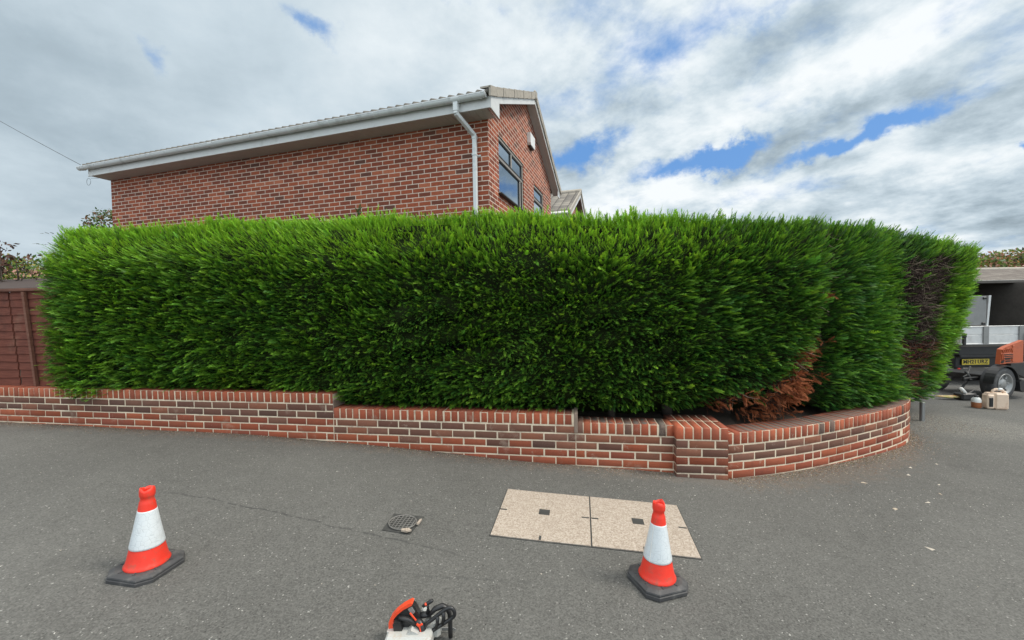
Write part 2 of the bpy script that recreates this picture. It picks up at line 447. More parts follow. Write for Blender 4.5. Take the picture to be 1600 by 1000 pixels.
M_tile = simple('roof_tile', (.15, .135, .115), .85, var=.35, scale=6, bumpd=.003)
M_frame = simple('window_frame', (.27, .245, .215), .5, var=.1, scale=6)
M_framedark = simple('window_dark', (.018, .017, .016), .5, var=.1)
M_fence = wood_mat('fence_wood', (.12, .036, .024), (.19, .062, .040))
M_post = wood_mat('fence_post_wood', (.15, .062, .042), (.20, .095, .065))
M_leaf = leaf_mat('conifer_leaf', .28, .45)
M_dead = leaf_mat('dead_leaf', .08, .75)
M_twig = simple('twig', (.10, .075, .06), .85, var=.5, scale=30)
M_bark = simple('bark', (.06, .045, .035), .95, var=.5, scale=14, bumpd=.01)
M_orange = simple('cone_orange', (.78, .040, .020), .45, var=.14, scale=20, dirt=((.36, .10, .065), 22, .7))
M_rubber = simple('rubber', (.048, .048, .050), .62, var=.3, scale=14, bumpd=.0015, dirt=((.15, .145, .135), 8, .6))
M_black = simple('black_plastic', (.018, .018, .019), .38, var=.2, scale=18, bumpd=.0006, dirt=((.07, .066, .058), 12, .35))
M_blackm = simple('black_paint', (.012, .012, .013), .45, var=.3, scale=5, dirt=((.05, .048, .044), 3, .5))
M_boxdark = simple('box_lining', (.085, .075, .066), .75, var=.5, scale=2.5, dirt=((.075, .062, .05), 1.2, .6))
M_alu = simple('aluminium', (.62, .62, .61), .42, .35, var=.15, scale=7, dirt=((.38, .37, .35), 5, .5))
M_aludull = simple('dull_aluminium', (.25, .25, .245), .55, .3, var=.2, scale=5, dirt=((.15, .15, .14), 4, .5))
M_sawor = simple('saw_orange', (.82, .075, .025), .35, var=.06, scale=20)
M_sawwh = simple('saw_white', (.46, .46, .435), .45, var=.12, scale=16, dirt=((.40, .30, .20), 18, .65))
M_chip = simple('chipper_orange', (.42, .095, .035), .5, var=.15, scale=8, dirt=((.26, .07, .04), 6, .6))
M_can = simple('fuel_can_plastic', (.72, .55, .42), .5, var=.14, scale=9, dirt=((.42, .22, .13), 7, .6))
M_white = simple('white_part', (.72, .72, .70), .4, var=.08)
M_yellow = simple('plate_yellow', (.62, .47, .05), .4, var=.1)
M_rim = simple('wheel_rim', (.30, .30, .295), .4, .4, var=.2, scale=10, dirt=((.15, .14, .12), 9, .5))
M_iron = simple('cast_iron', (.055, .055, .052), .7, .2, var=.4, scale=20, bumpd=.002, dirt=((.14, .13, .115), 10, .7))
M_ironlt = simple('worn_iron', (.22, .21, .195), .6, .3, var=.35, scale=20)
M_pavegrey = simple('cable', (.03, .03, .03), .6)

def slab_mat():
    m = bpy.data.materials.new('cover_concrete'); m.use_nodes = True; t = T(m.node_tree); c = t.coord('Object')
    vc = t.n('ShaderNodeTexVoronoi'); t.l(c, vc.inputs['Vector']); vc.inputs['Scale'].default_value = 135
    s = t.n('ShaderNodeSeparateColor'); t.l(vc.outputs['Color'], s.inputs[0]); cell = N(t.nt, s.outputs[0])
    f = t.noise(c, 70, 5, .75); b = t.noise(c, 3, 5, .6)
    cc = t.ramp((cell*.55+f*.6-.08).clamp(), [(0., (.20, .16, .125)), (.30, (.34, .275, .22)), (.55, (.43, .36, .295)), (1., (.57, .50, .43))])
    cc = t.mix(b.ss(.5, .8)*.3, cc, (.27, .22, .17))
    t.out(t.bsdf(cc, .85, 0, t.bump(cell+f, .003, .7), .3)); return m
M_slab = slab_mat()
def glass_mat():
    m = bpy.data.materials.new('window_glass'); m.use_nodes = True; t = T(m.node_tree)
    t.out(t.bsdf((.20, .27, .34), .03, .75, None, .8)); return m
M_glass = glass_mat()
def sleeve_mat():
    m = bpy.data.materials.new('reflective_sleeve'); m.use_nodes = True; t = T(m.node_tree); c = t.coord('Object')
    e = t.voro(c, 42, 'Distance', 'DISTANCE_TO_EDGE'); n = t.noise(c, 14, 5, .6)
    cc = t.mix(e.ss(.05, .0)*.45, (.66, .70, .72), (.42, .46, .48)); cc = t.mix(n.ss(.5, .75)*.35, cc, (.50, .49, .44))
    t.out(t.bsdf(cc, .35, 0, t.bump(e.ss(0., .08), .001, .5), .6)); return m
M_sleeve = sleeve_mat()

# ------------------------------------------------------------------ ground
def ground():
    xs = np.concatenate([np.linspace(-400, -30, 12), np.linspace(-25, -10, 20), np.linspace(-9.5, 12, 160), np.linspace(13, 30, 20), np.linspace(40, 400, 12)])
    ys = np.concatenate([np.linspace(-60, -4, 8), np.linspace(-3, 9, 100), np.linspace(10, 40, 16), np.linspace(60, 900, 10)])
    X, Y = np.meshgrid(xs, ys)
    Z = g(X) + .006*np.sin(X*2.3+Y*1.1)*np.sin(Y*1.9-X*.7)
    Z = Z*np.where(Y > 60, 0, 1) if False else Z
    V = np.stack([X, Y, Z], -1).reshape(-1, 3); nx = len(xs); ny = len(ys)
    i = (np.arange(ny-1)[:, None]*nx+np.arange(nx-1)[None]).ravel()
    mesh_obj('pavement', V, np.stack([i, i+1, i+nx+1, i+nx], 1), M_asph, smooth=True, kind='structure')
ground()

# ------------------------------------------------------------------ garden wall
def WL(x): return 3.874-.158*x          # front line of the straight wall
class Path:
    def __init__(s, pts, n=400, smooth=True):
        p = np.array(pts, float)
        if smooth and len(p) > 2:
            q = [2*p[0]-p[1], *p, 2*p[-1]-p[-2]]; out = []
            for i in range(1, len(q)-2):
                for tt in np.linspace(0, 1, 24, endpoint=False):
                    a, b, c, d = q[i-1], q[i], q[i+1], q[i+2]
                    out.append(.5*((2*b)+(-a+c)*tt+(2*a-5*b+4*c-d)*tt**2+(-a+3*b-3*c+d)*tt**3))
            out.append(p[-1]); p = np.array(out)
        d = np.r_[0, np.cumsum(np.linalg.norm(np.diff(p, axis=0), axis=1))]
        s.L = d[-1]; ss = np.linspace(0, s.L, n)
        s.s = ss; s.p = np.stack([np.interp(ss, d, p[:, 0]), np.interp(ss, d, p[:, 1])], 1)
        tg = np.gradient(s.p, axis=0); tg /= np.linalg.norm(tg, axis=1)[:, None]; s.t = tg
    def at(s, v):
        v = np.asarray(v, float)
        P = np.stack([np.interp(v, s.s, s.p[:, 0]), np.interp(v, s.s, s.p[:, 1])], -1)
        # beyond the ends go straight on
        over = np.maximum(v-s.L, 0)[..., None]*s.t[-1]+np.minimum(v, 0)[..., None]*s.t[0]
        Tn = np.stack([np.interp(v, s.s, s.t[:, 0]), np.interp(v, s.s, s.t[:, 1])], -1)
        return P+over, Tn
    def pos(s, v, d, z):
        """v along, d towards the outer face, z up"""
        P, Tn = s.at(v); n = np.stack([Tn[..., 1], -Tn[..., 0]], -1)
        return np.concatenate([P+n*np.asarray(d)[..., None], np.broadcast_to(np.asarray(z, float)[..., None], P.shape[:-1]+(1,))], -1)

class Bricks:
    def __init__(s): s.V = []; s.F = []; s.C = []
    def brick(s, path, s0, s1, z0, z1, d0, d1, col, ch=.004, top=False, jit=.0015):
        """outer face at d1; chamfered front (and top edge for copings)"""
        j = lambda: random.uniform(-jit, jit)
        d1 = d1+random.uniform(-.0025, .0025); s0 += j(); s1 += j(); z0 += j(); z1 += j()
        rings = [(d0, 0), (d1-ch, 0), (d1, ch)]
        b = sum(len(v) for v in s.V); vv = []
        for d, c in rings:
            for (a, z) in ((s0+c, z0+c), (s1-c, z0+c), (s1-c, z1-c), (s0+c, z1-c)):
                vv.append((a, d, z))
        vv = np.array(vv)
        if top:   # round the long top edge a little
            for k in (2, 3): vv[k, 2] -= .0; vv[4+k, 1] -= ch; vv[8+k, 2] -= ch*.6
        s.V.append(path.pos(vv[:, 0], vv[:, 1], vv[:, 2]))
        for r in (0, 4):
            for k in range(4): s.F.append((b+r+k, b+r+(k+1) % 4, b+r+4+(k+1) % 4, b+r+4+k))
        s.F.append((b+8, b+9, b+10, b+11)); s.F.append((b+3, b+2, b+1, b))
        s.C.append(np.tile(col, (12, 1)))
    def build(s, name, parent, **k):
        return mesh_obj(name, np.concatenate(s.V), np.array(s.F), M_brick, parent, colors=np.concatenate(s.C), **k)
def rc(kind):
    """a brick's own colour"""
    r = random.random()
    if kind == 'dark':
        base = random.choice([(.19, .088, .060), (.15, .068, .048), (.215, .088, .055), (.125, .064, .048), (.25, .095, .055), (.17, .080, .055)])
    elif kind == 'red':
        base = random.choice([(.30, .075, .036), (.335, .088, .042), (.265, .068, .036), (.31, .085, .045), (.24, .065, .038)])
    elif kind == 'cope':
        base = random.choice([(.37, .092, .045), (.33, .083, .042), (.40, .11, .055), (.29, .078, .043), (.35, .10, .055)])
    elif kind == 'capgrey':
        base = random.choice([(.14, .088, .068), (.12, .085, .07), (.17, .09, .065), (.15, .10, .08)])
    k = random.uniform(.86, 1.14)
    return np.array([c*k for c in base])

wall = empty('garden_wall', (0, 0, 0), label='low red brick garden wall with brick on edge coping, stepping down to a square pillar and curving round the corner', cat='garden wall')
CH = .106        # coping height
CRS = .075
straight = Path([(-10.5, WL(-10.5)), (1.46, WL(1.46))], smooth=False)
def sx(x): return (x+10.5)*math.sqrt(1+.158**2)
curve = Path([(1.86, 3.535), (2.2, 3.60), (2.55, 3.685), (2.95, 3.82), (3.4, 4.0), (3.9, 4.225), (4.32, 4.45), (4.60, 4.68), (4.74, 4.92), (4.78, 5.4)])
BR = Bricks(); CP = Bricks(); MT = MB()
def strip(path, s0, s1, z0f, z1, d0, d1, mb, n=None):
    n = n or max(2, int((s1-s0)/.12))
    ss = np.linspace(s0, s1, n+1); V = []
    for k in ss:
        P, _ = path.at(np.array([k])); zb = z0f(P[0, 0])
        q = path.pos(np.array([k]*4), np.array([d1, d1, d0, d0]), np.array([zb, z1, z1, zb])); V += [tuple(a) for a in q]
    Fc = []
    for i in range(n):
        b = i*4
        for k in range(4): Fc.append((b+k, b+4+k, b+4+(k+1) % 4, b+(k+1) % 4))
    Fc += [(0, 1, 2, 3), (n*4+3, n*4+2, n*4+1, n*4)]
    mb.add(V, Fc)
DEP = .215
def section(path, s0, s1, zc, phase, ncourse=7, copekind=None, redfrom=2):
    strip(path, s0, s1, lambda x: gf(x)-.15, zc+CH-.0045, -DEP+.004, -.0030, MT)
    for r in range(ncourse):
        z1 = zc-.010-r*CRS; z0 = z1-.0655
        off = (phase + (.5 if (round(zc/CRS*10)+r) % 2 else 0)) % 1
        k = s0-off*.225
        while k < s1:
            a = max(k+.0048, s0+.002); b = min(k+.2202, s1-.002)
            if b-a > .02:
                P, _ = path.at(np.array([(a+b)/2]))
                if z1 > gf(P[0, 0])-.02:
                    red = r >= redfrom+(-1 if random.random() < .12 else 0)+(1 if random.random() < .18 else 0)
                    BR.brick(path, a, b, z0, z1, -.03, 0, rc('red' if red else 'dark'))
            k += .225
    k = s0+.003
    while k < s1-.03:
        w = min(.0655+random.uniform(-.002, .002), s1-k-.002)
        gap = random.choice([.007, .009, .011])
        kind = 'cope'
        P, _ = path.at(np.array([k]))
        if copekind and random.random() < copekind(P[0, 0]): kind = 'capgrey'
        CP.brick(path, k, k+w, zc+.002, zc+CH+random.uniform(-.002, .002), -DEP, .002, rc(kind), ch=.006, top=True)
        k += w+gap
xA, xB = -1.86, .58
ZA, ZB, ZC, ZD, ZP = .575, .425, .350, .300, .352
section(straight, 0, sx(xA), ZA, .0, 6)
section(straight, sx(xA), sx(xB), ZB, .35, 7)
section(straight, sx(xB), sx(1.45), ZC, .1, 7, copekind=lambda x: .18)
section(curve, 0, curve.L, ZD, .2, 6, copekind=lambda x: .12 if x < 2.6 else .2)
# square pillar
pil = Path([(1.435, WL(1.435)-.085), (1.875, WL(1.435)-.085-.05)], smooth=False)
P0 = pil.p[0]; P1 = pil.p[-1]; pt_ = pil.t[0]; pn = np.array([pt_[1], -pt_[0]])
pd = .44
left = Path([P0-pn*pd, P0], smooth=False); rightp = Path([P1, P1-pn*pd], smooth=False)
PB = Bricks(); PC = Bricks(); PM = MB()
strip(pil, .006, .436, lambda x: -.15, ZP+CH-.002, -pd+.006, -.0042, PM, 2)
for pth in (pil, left, rightp):
    for r in range(6):
        z1 = ZP-.011-r*CRS; z0 = z1-.064; kind = 'dark' if r < 2 else ('red' if r < 3 else 'dark')
        edges = [(.0, .102), (.112, .327), (.337, .44)] if r % 2 == 0 else [(0, .215), (.225, .44)]
        for a, b in edges:
            PB.brick(pth, a+.002, b-.002, z0, z1, -.03, 0, rc(kind) if r != 2 else rc('red')*.8)
for row, (d0, d1) in enumerate(((-.215, .003), (-.44, -.226))):
    k = .001
    for i in range(6):
        PC.brick(pil, k, k+.0645, ZP+.002, ZP+CH, d0, d1, rc('cope')*(1.18 if row == 0 else .6), ch=.005, top=True); k += .0752
PM.build('pillar', M_mortar, wall); pil_o = bpy.data.objects['pillar']
BR.build('brickwork', wall); CP.build('coping', wall); MT.build('mortar_bed', M_mortar, wall)
PB.build('pillar_brickwork', pil_o); PC.build('pillar_cap', pil_o)
# cement rendered joint where the wall steps
rb = MB()
xf = Matrix.Translation((xB+.0, WL(xB), 0)) @ Matrix.Rotation(-math.atan(.158), 4, 'Z')
rb.box((.004, .10, ZC+.10), (.034, .218, .19), xf, .006)
xf2 = Matrix.Translation((xA, WL(xA), 0)) @ Matrix.Rotation(-math.atan(.158), 4, 'Z')
rb.build('step_mortar', M_mortar_grey, wall)
rb = MB(); rb.box((.0, .108, (ZA+ZB)/2+.04), (.010, .214, .14), xf2, .003); rb.build('step_mortar', M_mortar_grey, wall)
# end post stub in the driveway
pb = MB(); pb.box((0, 0, .05), (.045, .045, .44), ch=.006)
pb.build('marker_post', M_aludull, label='short dark grey post stub beside the end of the curved brick wall', cat='post'); bpy.data.objects['marker_post'].location = (5.50, 5.43, gf(5.5)-.02)

# soil bed behind the wall
def soil():
    V = []; Fc = []; n = 0
    segs = [(straight, 0, sx(xA), ZA), (straight, sx(xA), sx(xB), ZB), (straight, sx(xB), sx(1.45), ZC), (curve, 0, curve.L, ZD)]
    for p, a, b, z in segs:
        ss = np.linspace(a, b, max(3, int((b-a)/.15)))
        dd = np.array([-.20, -.35, -.6, -.9, -1.3, -1.8])
        S, Dm = np.meshgrid(ss, dd, indexing='ij')
        Z = z+CH-.07+RNG.normal(0, .012, S.shape)
        q = p.pos(S, Dm, Z).reshape(-1, 3); V.append(q)
        w = len(dd)
        for i in range(len(ss)-1):
            for j in range(w-1): Fc.append((n+i*w+j, n+(i+1)*w+j, n+(i+1)*w+j+1, n+i*w+j+1))
        n += len(q)
    q = np.array([(1.3, 3.85, ZP+.02), (2.1, 3.75, ZP+.02), (2.4, 4.6, ZP+.02), (1.3, 4.6, ZP+.02)]); V.append(q); Fc.append((n, n+1, n+2, n+3))
    mesh_obj('soil', np.concatenate(V), Fc, M_soil, kind='structure')
soil()

# ------------------------------------------------------------------ hedge
HP = Path([(-5.55, 6.6), (-5.72, 5.6), (-5.60, 4.98), (-5.1, 4.74), (-4, 4.58), (-2.5, 4.33), (-1, 4.07), (.5, 3.86), (1.5, 3.77), (2.3, 3.92), (3.0, 4.08), (3.8, 4.42), (4.6, 4.84),
           (5.25, 5.13), (5.85, 5.34), (6.42, 5.64), (6.76, 6.06), (6.9, 6.7), (6.85, 7.8)], n=900)
def fbm(a, b, sc, seed, oct=4):
    r = np.random.default_rng(seed); out = 0
    for o in range(oct):
        f = sc*2**o; amp = .5**o
        for k in range(5):
            th = r.uniform(0, 2*math.pi); ph = r.uniform(0, 6.28); ff = f*r.uniform(.7, 1.4)
            out = out+amp*.45*np.sin((a*math.cos(th)+b*math.sin(th))*ff+ph)
    return out
def h_top(X, late):
    z = np.interp(X, [-5.7, -3.9, -1.3, .4, 1.2, 2.5, 3.4, 4.8, 5.4, 6.0, 6.9], [2.50, 2.525, 2.465, 2.405, 2.36, 2.315, 2.335, 2.36, 2.30, 2.22, 2.10])
    return z
def h_bot(X): return np.interp(X, [-5.7, -5.3, -4.85, -3.6, -2.7, -2.0, -1.3, 1.0, 1.8, 2.8, 3.4, 4.8, 5.5, 5.9, 7], [.74, .58, .56, .65, .66, .54, .53, .54, .55, .54, .41, .27, .23, .24, .26])
def inpoly(x, y, poly):
    poly = np.array(poly); ins = np.zeros(x.shape, bool); j = len(poly)-1
    for i in range(len(poly)):
        xi, yi = poly[i]; xj, yj = poly[j]
        c = ((yi > y) != (yj > y)) & (x < (xj-xi)*(y-yi)/(yj-yi+1e-12)+xi); ins ^= c; j = i
    return ins
BARE = [(5.25, 2.10), (5.74, 2.06), (5.85, 1.87), (5.78, 1.53), (5.58, 1.28), (5.52, .80), (5.33, .79), (5.20, .45), (4.86, .48), (4.74, .75), (4.76, .99), (5.07, 1.05), (5.11, 1.38), (4.78, 1.62), (4.96, 1.95)]
BROWN = [(2.84, 1.11), (2.98, 1.21), (3.06, 1.07), (3.27, 1.02), (3.22, .86), (2.98, .72), (3.06, .55), (2.93, .36), (2.42, .36), (2.0, .44), (1.94, .62), (2.13, .66), (2.42, .68), (2.61, .70), (2.79, .76), (2.66, .9), (2.87, .98)]
SMALL = [(3.03, 1.61), (3.37, 1.68), (3.43, 1.61), (3.26, 1.5)]
def masks(X, z):
    jx = X+.085*fbm(X, z, 10, 31, 4); jz = z+.085*fbm(X, z, 10, 32, 4)
    return inpoly(jx, jz, BARE), inpoly(jx, jz, BROWN) | inpoly(jx, jz, SMALL)
def soft(X, z, cx, cz, rx, rz): return np.exp(-((X-cx)/rx)**2-((z-cz)/rz)**2)
def hsurf(s, v, inset=0.):
    """s along the hedge, v: 0 bottom .. 1 top edge of the face, 1..2 across the top to the back"""
    P, Tn = HP.at(s); X = P[..., 0]
    zt = h_top(X, 0); zb = h_bot(X)
    vf = np.clip(v, 0, 1); vt = np.clip(v-1, 0, 1)
    z = zb+(zt-zb)*vf
    lean = np.interp(X, [-5.5, -3, 1.2, 2.5, 7], [.16, .22, .20, .05, .03])
    o = -.13*np.clip(1-vf/.13, 0, 1)**2 - lean*np.clip((vf-.80)/.20, 0, 1)**1.5
    o = o+.03*np.sin(vf*3.0)
    o = o+np.clip((X-5.3)/.9, 0, 1)*(s > 10)*((vf-.95)*.46+.02)
    # cushions of growth, clefts between neighbouring trees, hollows
    o = o+.026*fbm(s, z*1.2, 2.6, 5, 4)*np.interp(X, [-6, 1, 2.5, 4.4, 5.4, 7], [.5, .5, 1.3, .8, .7, .7])
    late = (X > 1.6)
    o = o+.17*soft(X, z, -4.95, .62, .45, .16)+.05*soft(X, z, -3.6, .7, .9, .1)+.17*soft(X, z, 4.5, .45, .50, .20)+.08*soft(X, z, 3.7, .45, .45, .12)
    cx = 3.12+.25*np.clip((z-.9)/1.2, -.5, 1)
    o = o-.15*np.exp(-((X-cx)/.12)**2)*late*np.interp(z, [.4, 1.2, 1.8, 2.3], [1, .8, 1, .5])
    o = o-.11*np.clip((X-3.9)/.7, 0, 1)*np.clip((5.2-X)/.3, 0, 1)*(X > 3)
    o = o-.12*np.exp(-((X-1.75-.05*np.sin(z*4))/.10)**2)*(z > 1.2)*.6
    o = o-.10*soft(X, z, 5.58, 1.65, .34, .5)-.09*soft(X, z, 5.25, .85, .28, .3)
    o = o-.16*soft(X, z, 3.05, .62, .26, .3)-.10*soft(X, z, 2.3, .5, .5, .12)
    o = o+.03*soft(X, z, 4.0, 1.4, .55, .9)+.05*soft(X, z, 2.5, 1.6, .5, .8)
    z = z+.014*fbm(s, s*.3, 1.6, 9, 3)*vf + .02*fbm(s, v*.8, 5, 12, 2)*(vt > 0)+ vt*.03
    n = np.stack([Tn[..., 1], -Tn[..., 0]], -1)
    P = P+n*(o-inset-vt*1.15*1.0)[..., None]
    z = z-inset*vf**6
    return P[..., 0], P[..., 1], z, n, Tn, X
def build_hedge():
    hedge = empty('conifer_hedge', (1., 4.4, .3), label='tall clipped green conifer hedge behind the brick wall, with brown and bare patches at right', cat='hedge')
    inv = Vector(hedge.location)
    L = HP.L; s_lo, s_hi = .4, L-.2
    # dark inner mass of shaded old wood
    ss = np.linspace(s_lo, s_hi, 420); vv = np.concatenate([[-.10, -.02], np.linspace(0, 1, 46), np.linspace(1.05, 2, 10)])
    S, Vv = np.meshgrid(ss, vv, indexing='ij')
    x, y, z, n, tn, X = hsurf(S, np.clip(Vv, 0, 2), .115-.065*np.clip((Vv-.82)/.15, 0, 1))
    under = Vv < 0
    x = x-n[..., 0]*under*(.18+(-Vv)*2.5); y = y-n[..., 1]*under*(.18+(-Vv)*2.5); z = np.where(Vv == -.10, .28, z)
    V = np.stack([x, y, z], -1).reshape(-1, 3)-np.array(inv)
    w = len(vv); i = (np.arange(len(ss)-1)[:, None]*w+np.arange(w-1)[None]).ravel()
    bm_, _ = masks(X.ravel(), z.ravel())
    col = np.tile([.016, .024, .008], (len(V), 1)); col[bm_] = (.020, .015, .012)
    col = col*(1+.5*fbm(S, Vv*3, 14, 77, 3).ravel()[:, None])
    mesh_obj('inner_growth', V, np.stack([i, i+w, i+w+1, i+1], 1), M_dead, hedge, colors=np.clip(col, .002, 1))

    # ---- feathery sprays
    def template(nl, seed, wid=.085, lng=.46, ang=25):
        r = np.random.default_rng(seed); V = []; q = []; tip = []
        def leaf(base, d, ln, w, tcol):
            side = np.array([-d[1], d[0], 0]); b = len(V)
            V.extend([base, base+d*ln*.45+side*w*.5+np.array([0, 0, r.normal(0, .012)]), base+d*ln+np.array([0, 0, r.normal(-.02, .02)]), base+d*ln*.45-side*w*.5])
            q.append((b, b+1, b+2, b+3)); tip.extend([tcol*.5, tcol*.8, tcol+.25, tcol*.8])
        for k in range(nl):
            tt = .04+.86*k/nl; sgn = 1 if k % 2 else -1
            a = math.radians(ang+r.uniform(-9, 9))*sgn
            d = np.array([math.cos(a), math.sin(a), r.normal(0, .10)])
            leaf(np.array([tt, 0, -.12*tt*tt+.02]), d, lng*(1-.62*tt)*r.uniform(.75, 1.15), wid*r.uniform(.8, 1.25), tt)
        leaf(np.array([0., 0, 0]), np.array([1., 0, -.06]), .62, wid*.75, .3)
        leaf(np.array([.5, 0, -.03]), np.array([1., 0, -.16]), .55, wid*.9, 1.)
        return np.array(V), np.array(q), np.array(tip)
    TP = [template(10, 100+k, .078+.012*(k % 3)) for k in range(8)]
    TP += [template(8, 200+k, .045+.008*(k % 3), .42, 13) for k in range(5)]      # narrow upright shoots
    def sprays(pos, d, up, size, col, tipcol, narrow=None):
        n = len(pos); vs = []; fs = []; cs = []; base = 0; which = RNG.integers(0, 8, n)
        if narrow is not None: which = np.where(narrow, RNG.integers(8, 13, n), which)
        d = d/np.linalg.norm(d, axis=1)[:, None]
        side = np.cross(up, d); side /= np.linalg.norm(side, axis=1)[:, None]+1e-9
        nn = np.cross(d, side)
        for k, (tv, tf, tt) in enumerate(TP):
            m = which == k
            if not m.any(): continue
            sz = size[m][:, None, None]
            v = pos[m][:, None]+sz*(tv[None, :, 0:1]*d[m][:, None]+tv[None, :, 1:2]*side[m][:, None]+tv[None, :, 2:3]*nn[m][:, None])
            tc = np.clip(tt, 0, 1.2)[None, :, None]
            c = col[m][:, None]*(1-tc*.8)+tipcol[m][:, None]*tc*.8
            cnt = m.sum(); nv = len(tv)
            vs.append(v.reshape(-1, 3)); cs.append(c.reshape(-1, 3))
            fs.append((tf[None]+(np.arange(cnt)*nv)[:, None, None]+base).reshape(-1, 4)); base += cnt*nv
        return np.concatenate(vs), np.concatenate(fs), np.concatenate(cs)
    NS = 150000
    s = RNG.uniform(s_lo, s_hi, NS); v = RNG.uniform(-.01, 1.42, NS)
    # thin out the far part of the top, keep the silhouette full
    v = np.where(v > 1, 1+(v-1)**1.3*1.3, v)
    long_ = RNG.random(NS) < .14
    depth = RNG.beta(1.5, 1.5, NS)*.13-.01 - long_*.025
    x, y, z, n, tn, X = hsurf(s, np.clip(v, 0, 2), depth)
    bare, brown = masks(X, z)
    late = X > 2.0
    # outward, up and slightly to the left, as the branches grow
    upw = np.interp(v, [0, .12, .7, .88, 1., 1.5], [-.05, .16, .30, .75, 1.3, 2.2])
    outw = np.interp(v, [0, .8, 1., 1.4], [1., 1., .75, .25])
    clump = fbm(s, z, 7, 41, 3)
    lat = .25*fbm(s, z, 5, 42, 2)+RNG.normal(0, .24, NS)
    d = np.zeros((NS, 3)); d[:, 0] = n[:, 0]*outw+tn[:, 0]*lat; d[:, 1] = n[:, 1]*outw+tn[:, 1]*lat
    d[:, 2] = upw+RNG.normal(0, .20, NS)+.15*clump
    up = RNG.normal(0, .42, (NS, 3)); up[:, 2] += .95; up[:, 0] += .3*n[:, 0]; up[:, 1] += .3*n[:, 1]
    size = RNG.uniform(.046, .092, NS)*np.interp(v, [0, .85, 1, 1.5], [1, 1, .95, 1.1])*(1+.07*clump)*np.where(long_, 1.5, 1.)
    young_lit = np.clip(.34+.07*fbm(s, z, 3.2, 51, 3)+RNG.normal(0, .24, NS)+np.interp(v, [0, .70, .88, 1.1], [-.06, -.02, .50, .85])*np.interp(X, [-6, -2, 1.2, 2.4, 7], [.8, 1, .95, .3, .25])  # new growth at random; paler top band is sky light put into colour
                    + .10*(X > 5.45), 0, 1)[:, None]  # paler right end: side light put into the leaf colour
    young_lit -= (.20*np.clip((X-1.2)/1.2, 0, 1)*(X < 5.3))[:, None]; young_lit += .25*long_[:, None]; young_lit = np.clip(young_lit-np.clip(depth*2.2, 0, .4)[:, None], 0, 1)  # inner shade also put into colour: deeper sprays darker
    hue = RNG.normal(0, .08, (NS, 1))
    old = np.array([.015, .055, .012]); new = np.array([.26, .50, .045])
    col = (old+(new-old)*young_lit*.60)*(1+RNG.normal(0, .16, (NS, 1)))
    tip = (np.array([.090, .285, .044])+(new*1.3-np.array([.090, .285, .044]))*young_lit)*(1+RNG.normal(0, .14, (NS, 1)))
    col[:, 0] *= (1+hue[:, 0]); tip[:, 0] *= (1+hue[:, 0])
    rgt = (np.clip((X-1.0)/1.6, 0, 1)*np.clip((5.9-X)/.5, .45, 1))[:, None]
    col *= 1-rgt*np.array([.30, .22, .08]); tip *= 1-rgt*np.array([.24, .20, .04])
    pos = np.stack([x, y, z], 1)-np.array(inv)
    hollow = (soft(X, z, 3.12, .62, .16, .22) > .5) & late
    clf = (np.abs(X-(3.12+.25*np.clip((z-.9)/1.2, -.5, 1))) < .07) & (z > 1.25) & (RNG.random(NS) < .55)
    keep = (~bare | (RNG.random(NS) < .07)) & (~brown | (RNG.random(NS) < .10)) & ~hollow & ~clf
    hole = (fbm(s, z, 21, 88, 3) > .80) & (v < .93) & (RNG.random(NS) < .6); keep &= ~hole
    fr = (v < .03) & (RNG.random(NS) < .4); keep &= ~fr
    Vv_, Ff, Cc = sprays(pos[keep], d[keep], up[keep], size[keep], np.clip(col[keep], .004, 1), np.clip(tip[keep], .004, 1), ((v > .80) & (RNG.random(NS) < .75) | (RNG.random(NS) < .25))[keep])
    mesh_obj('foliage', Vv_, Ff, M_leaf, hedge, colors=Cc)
    # longer stray shoots breaking the outline
    ns = 520
    s2 = RNG.uniform(s_lo, s_hi, ns); v2 = RNG.uniform(.93, 1.12, ns)
    x, y, z, n, tn, X = hsurf(s2, v2, .02)
    d = np.stack([n[:, 0]*.3+tn[:, 0]*(.5+RNG.normal(0, .35, ns))*np.where(X > 1, 1, -.3), n[:, 1]*.3+tn[:, 1]*.3, RNG.uniform(.7, 1.5, ns)], 1)
    up = RNG.normal(0, 1, (ns, 3)); sz = RNG.uniform(.05, .12, ns)
    c1 = np.tile([.04, .095, .02], (ns, 1)); c2 = np.tile([.085, .15, .035], (ns, 1))
    a = sprays(np.stack([x, y, z], 1)-np.array(inv), d, up, sz, c1, c2)
    # a few arching leaders: far right crown, left shoulder, tuft before the house wall
    ps, ds, us, szs, k1, k2 = [], [], [], [], [], []
    def leader(p0, p1, nseg, size, cA, cB, sag=.0):
        p0 = np.array(p0, float); p1 = np.array(p1, float)
        for i in range(nseg):
            tt = i/nseg; p = p0+(p1-p0)*tt; p[2] -= sag*tt*tt
            dd = (p1-p0)/np.linalg.norm(p1-p0)+RNG.normal(0, .28, 3); ps.append(p-np.array(inv)); ds.append(dd); us.append(RNG.normal(0, 1, 3))
            szs.append(size*(1.05-.5*tt)); k1.append(cA); k2.append(cB)
    G1, G2 = (.03, .06, .018), (.06, .10, .03)
    for (a0, b0, sag) in [((5.95, 5.75, 2.20), (6.75, 6.0, 2.42), .10), ((6.0, 5.8, 2.2), (6.45, 5.8, 2.40), .02), ((6.2, 5.9, 2.12), (6.95, 6.1, 2.30), .07), ((6.3, 5.9, 2.1), (6.8, 6.0, 2.26), .04), ((5.7, 5.6, 2.22), (6.1, 5.7, 2.42), .02)]:
        leader(a0, b0, 12, .07, G1, G2, sag)
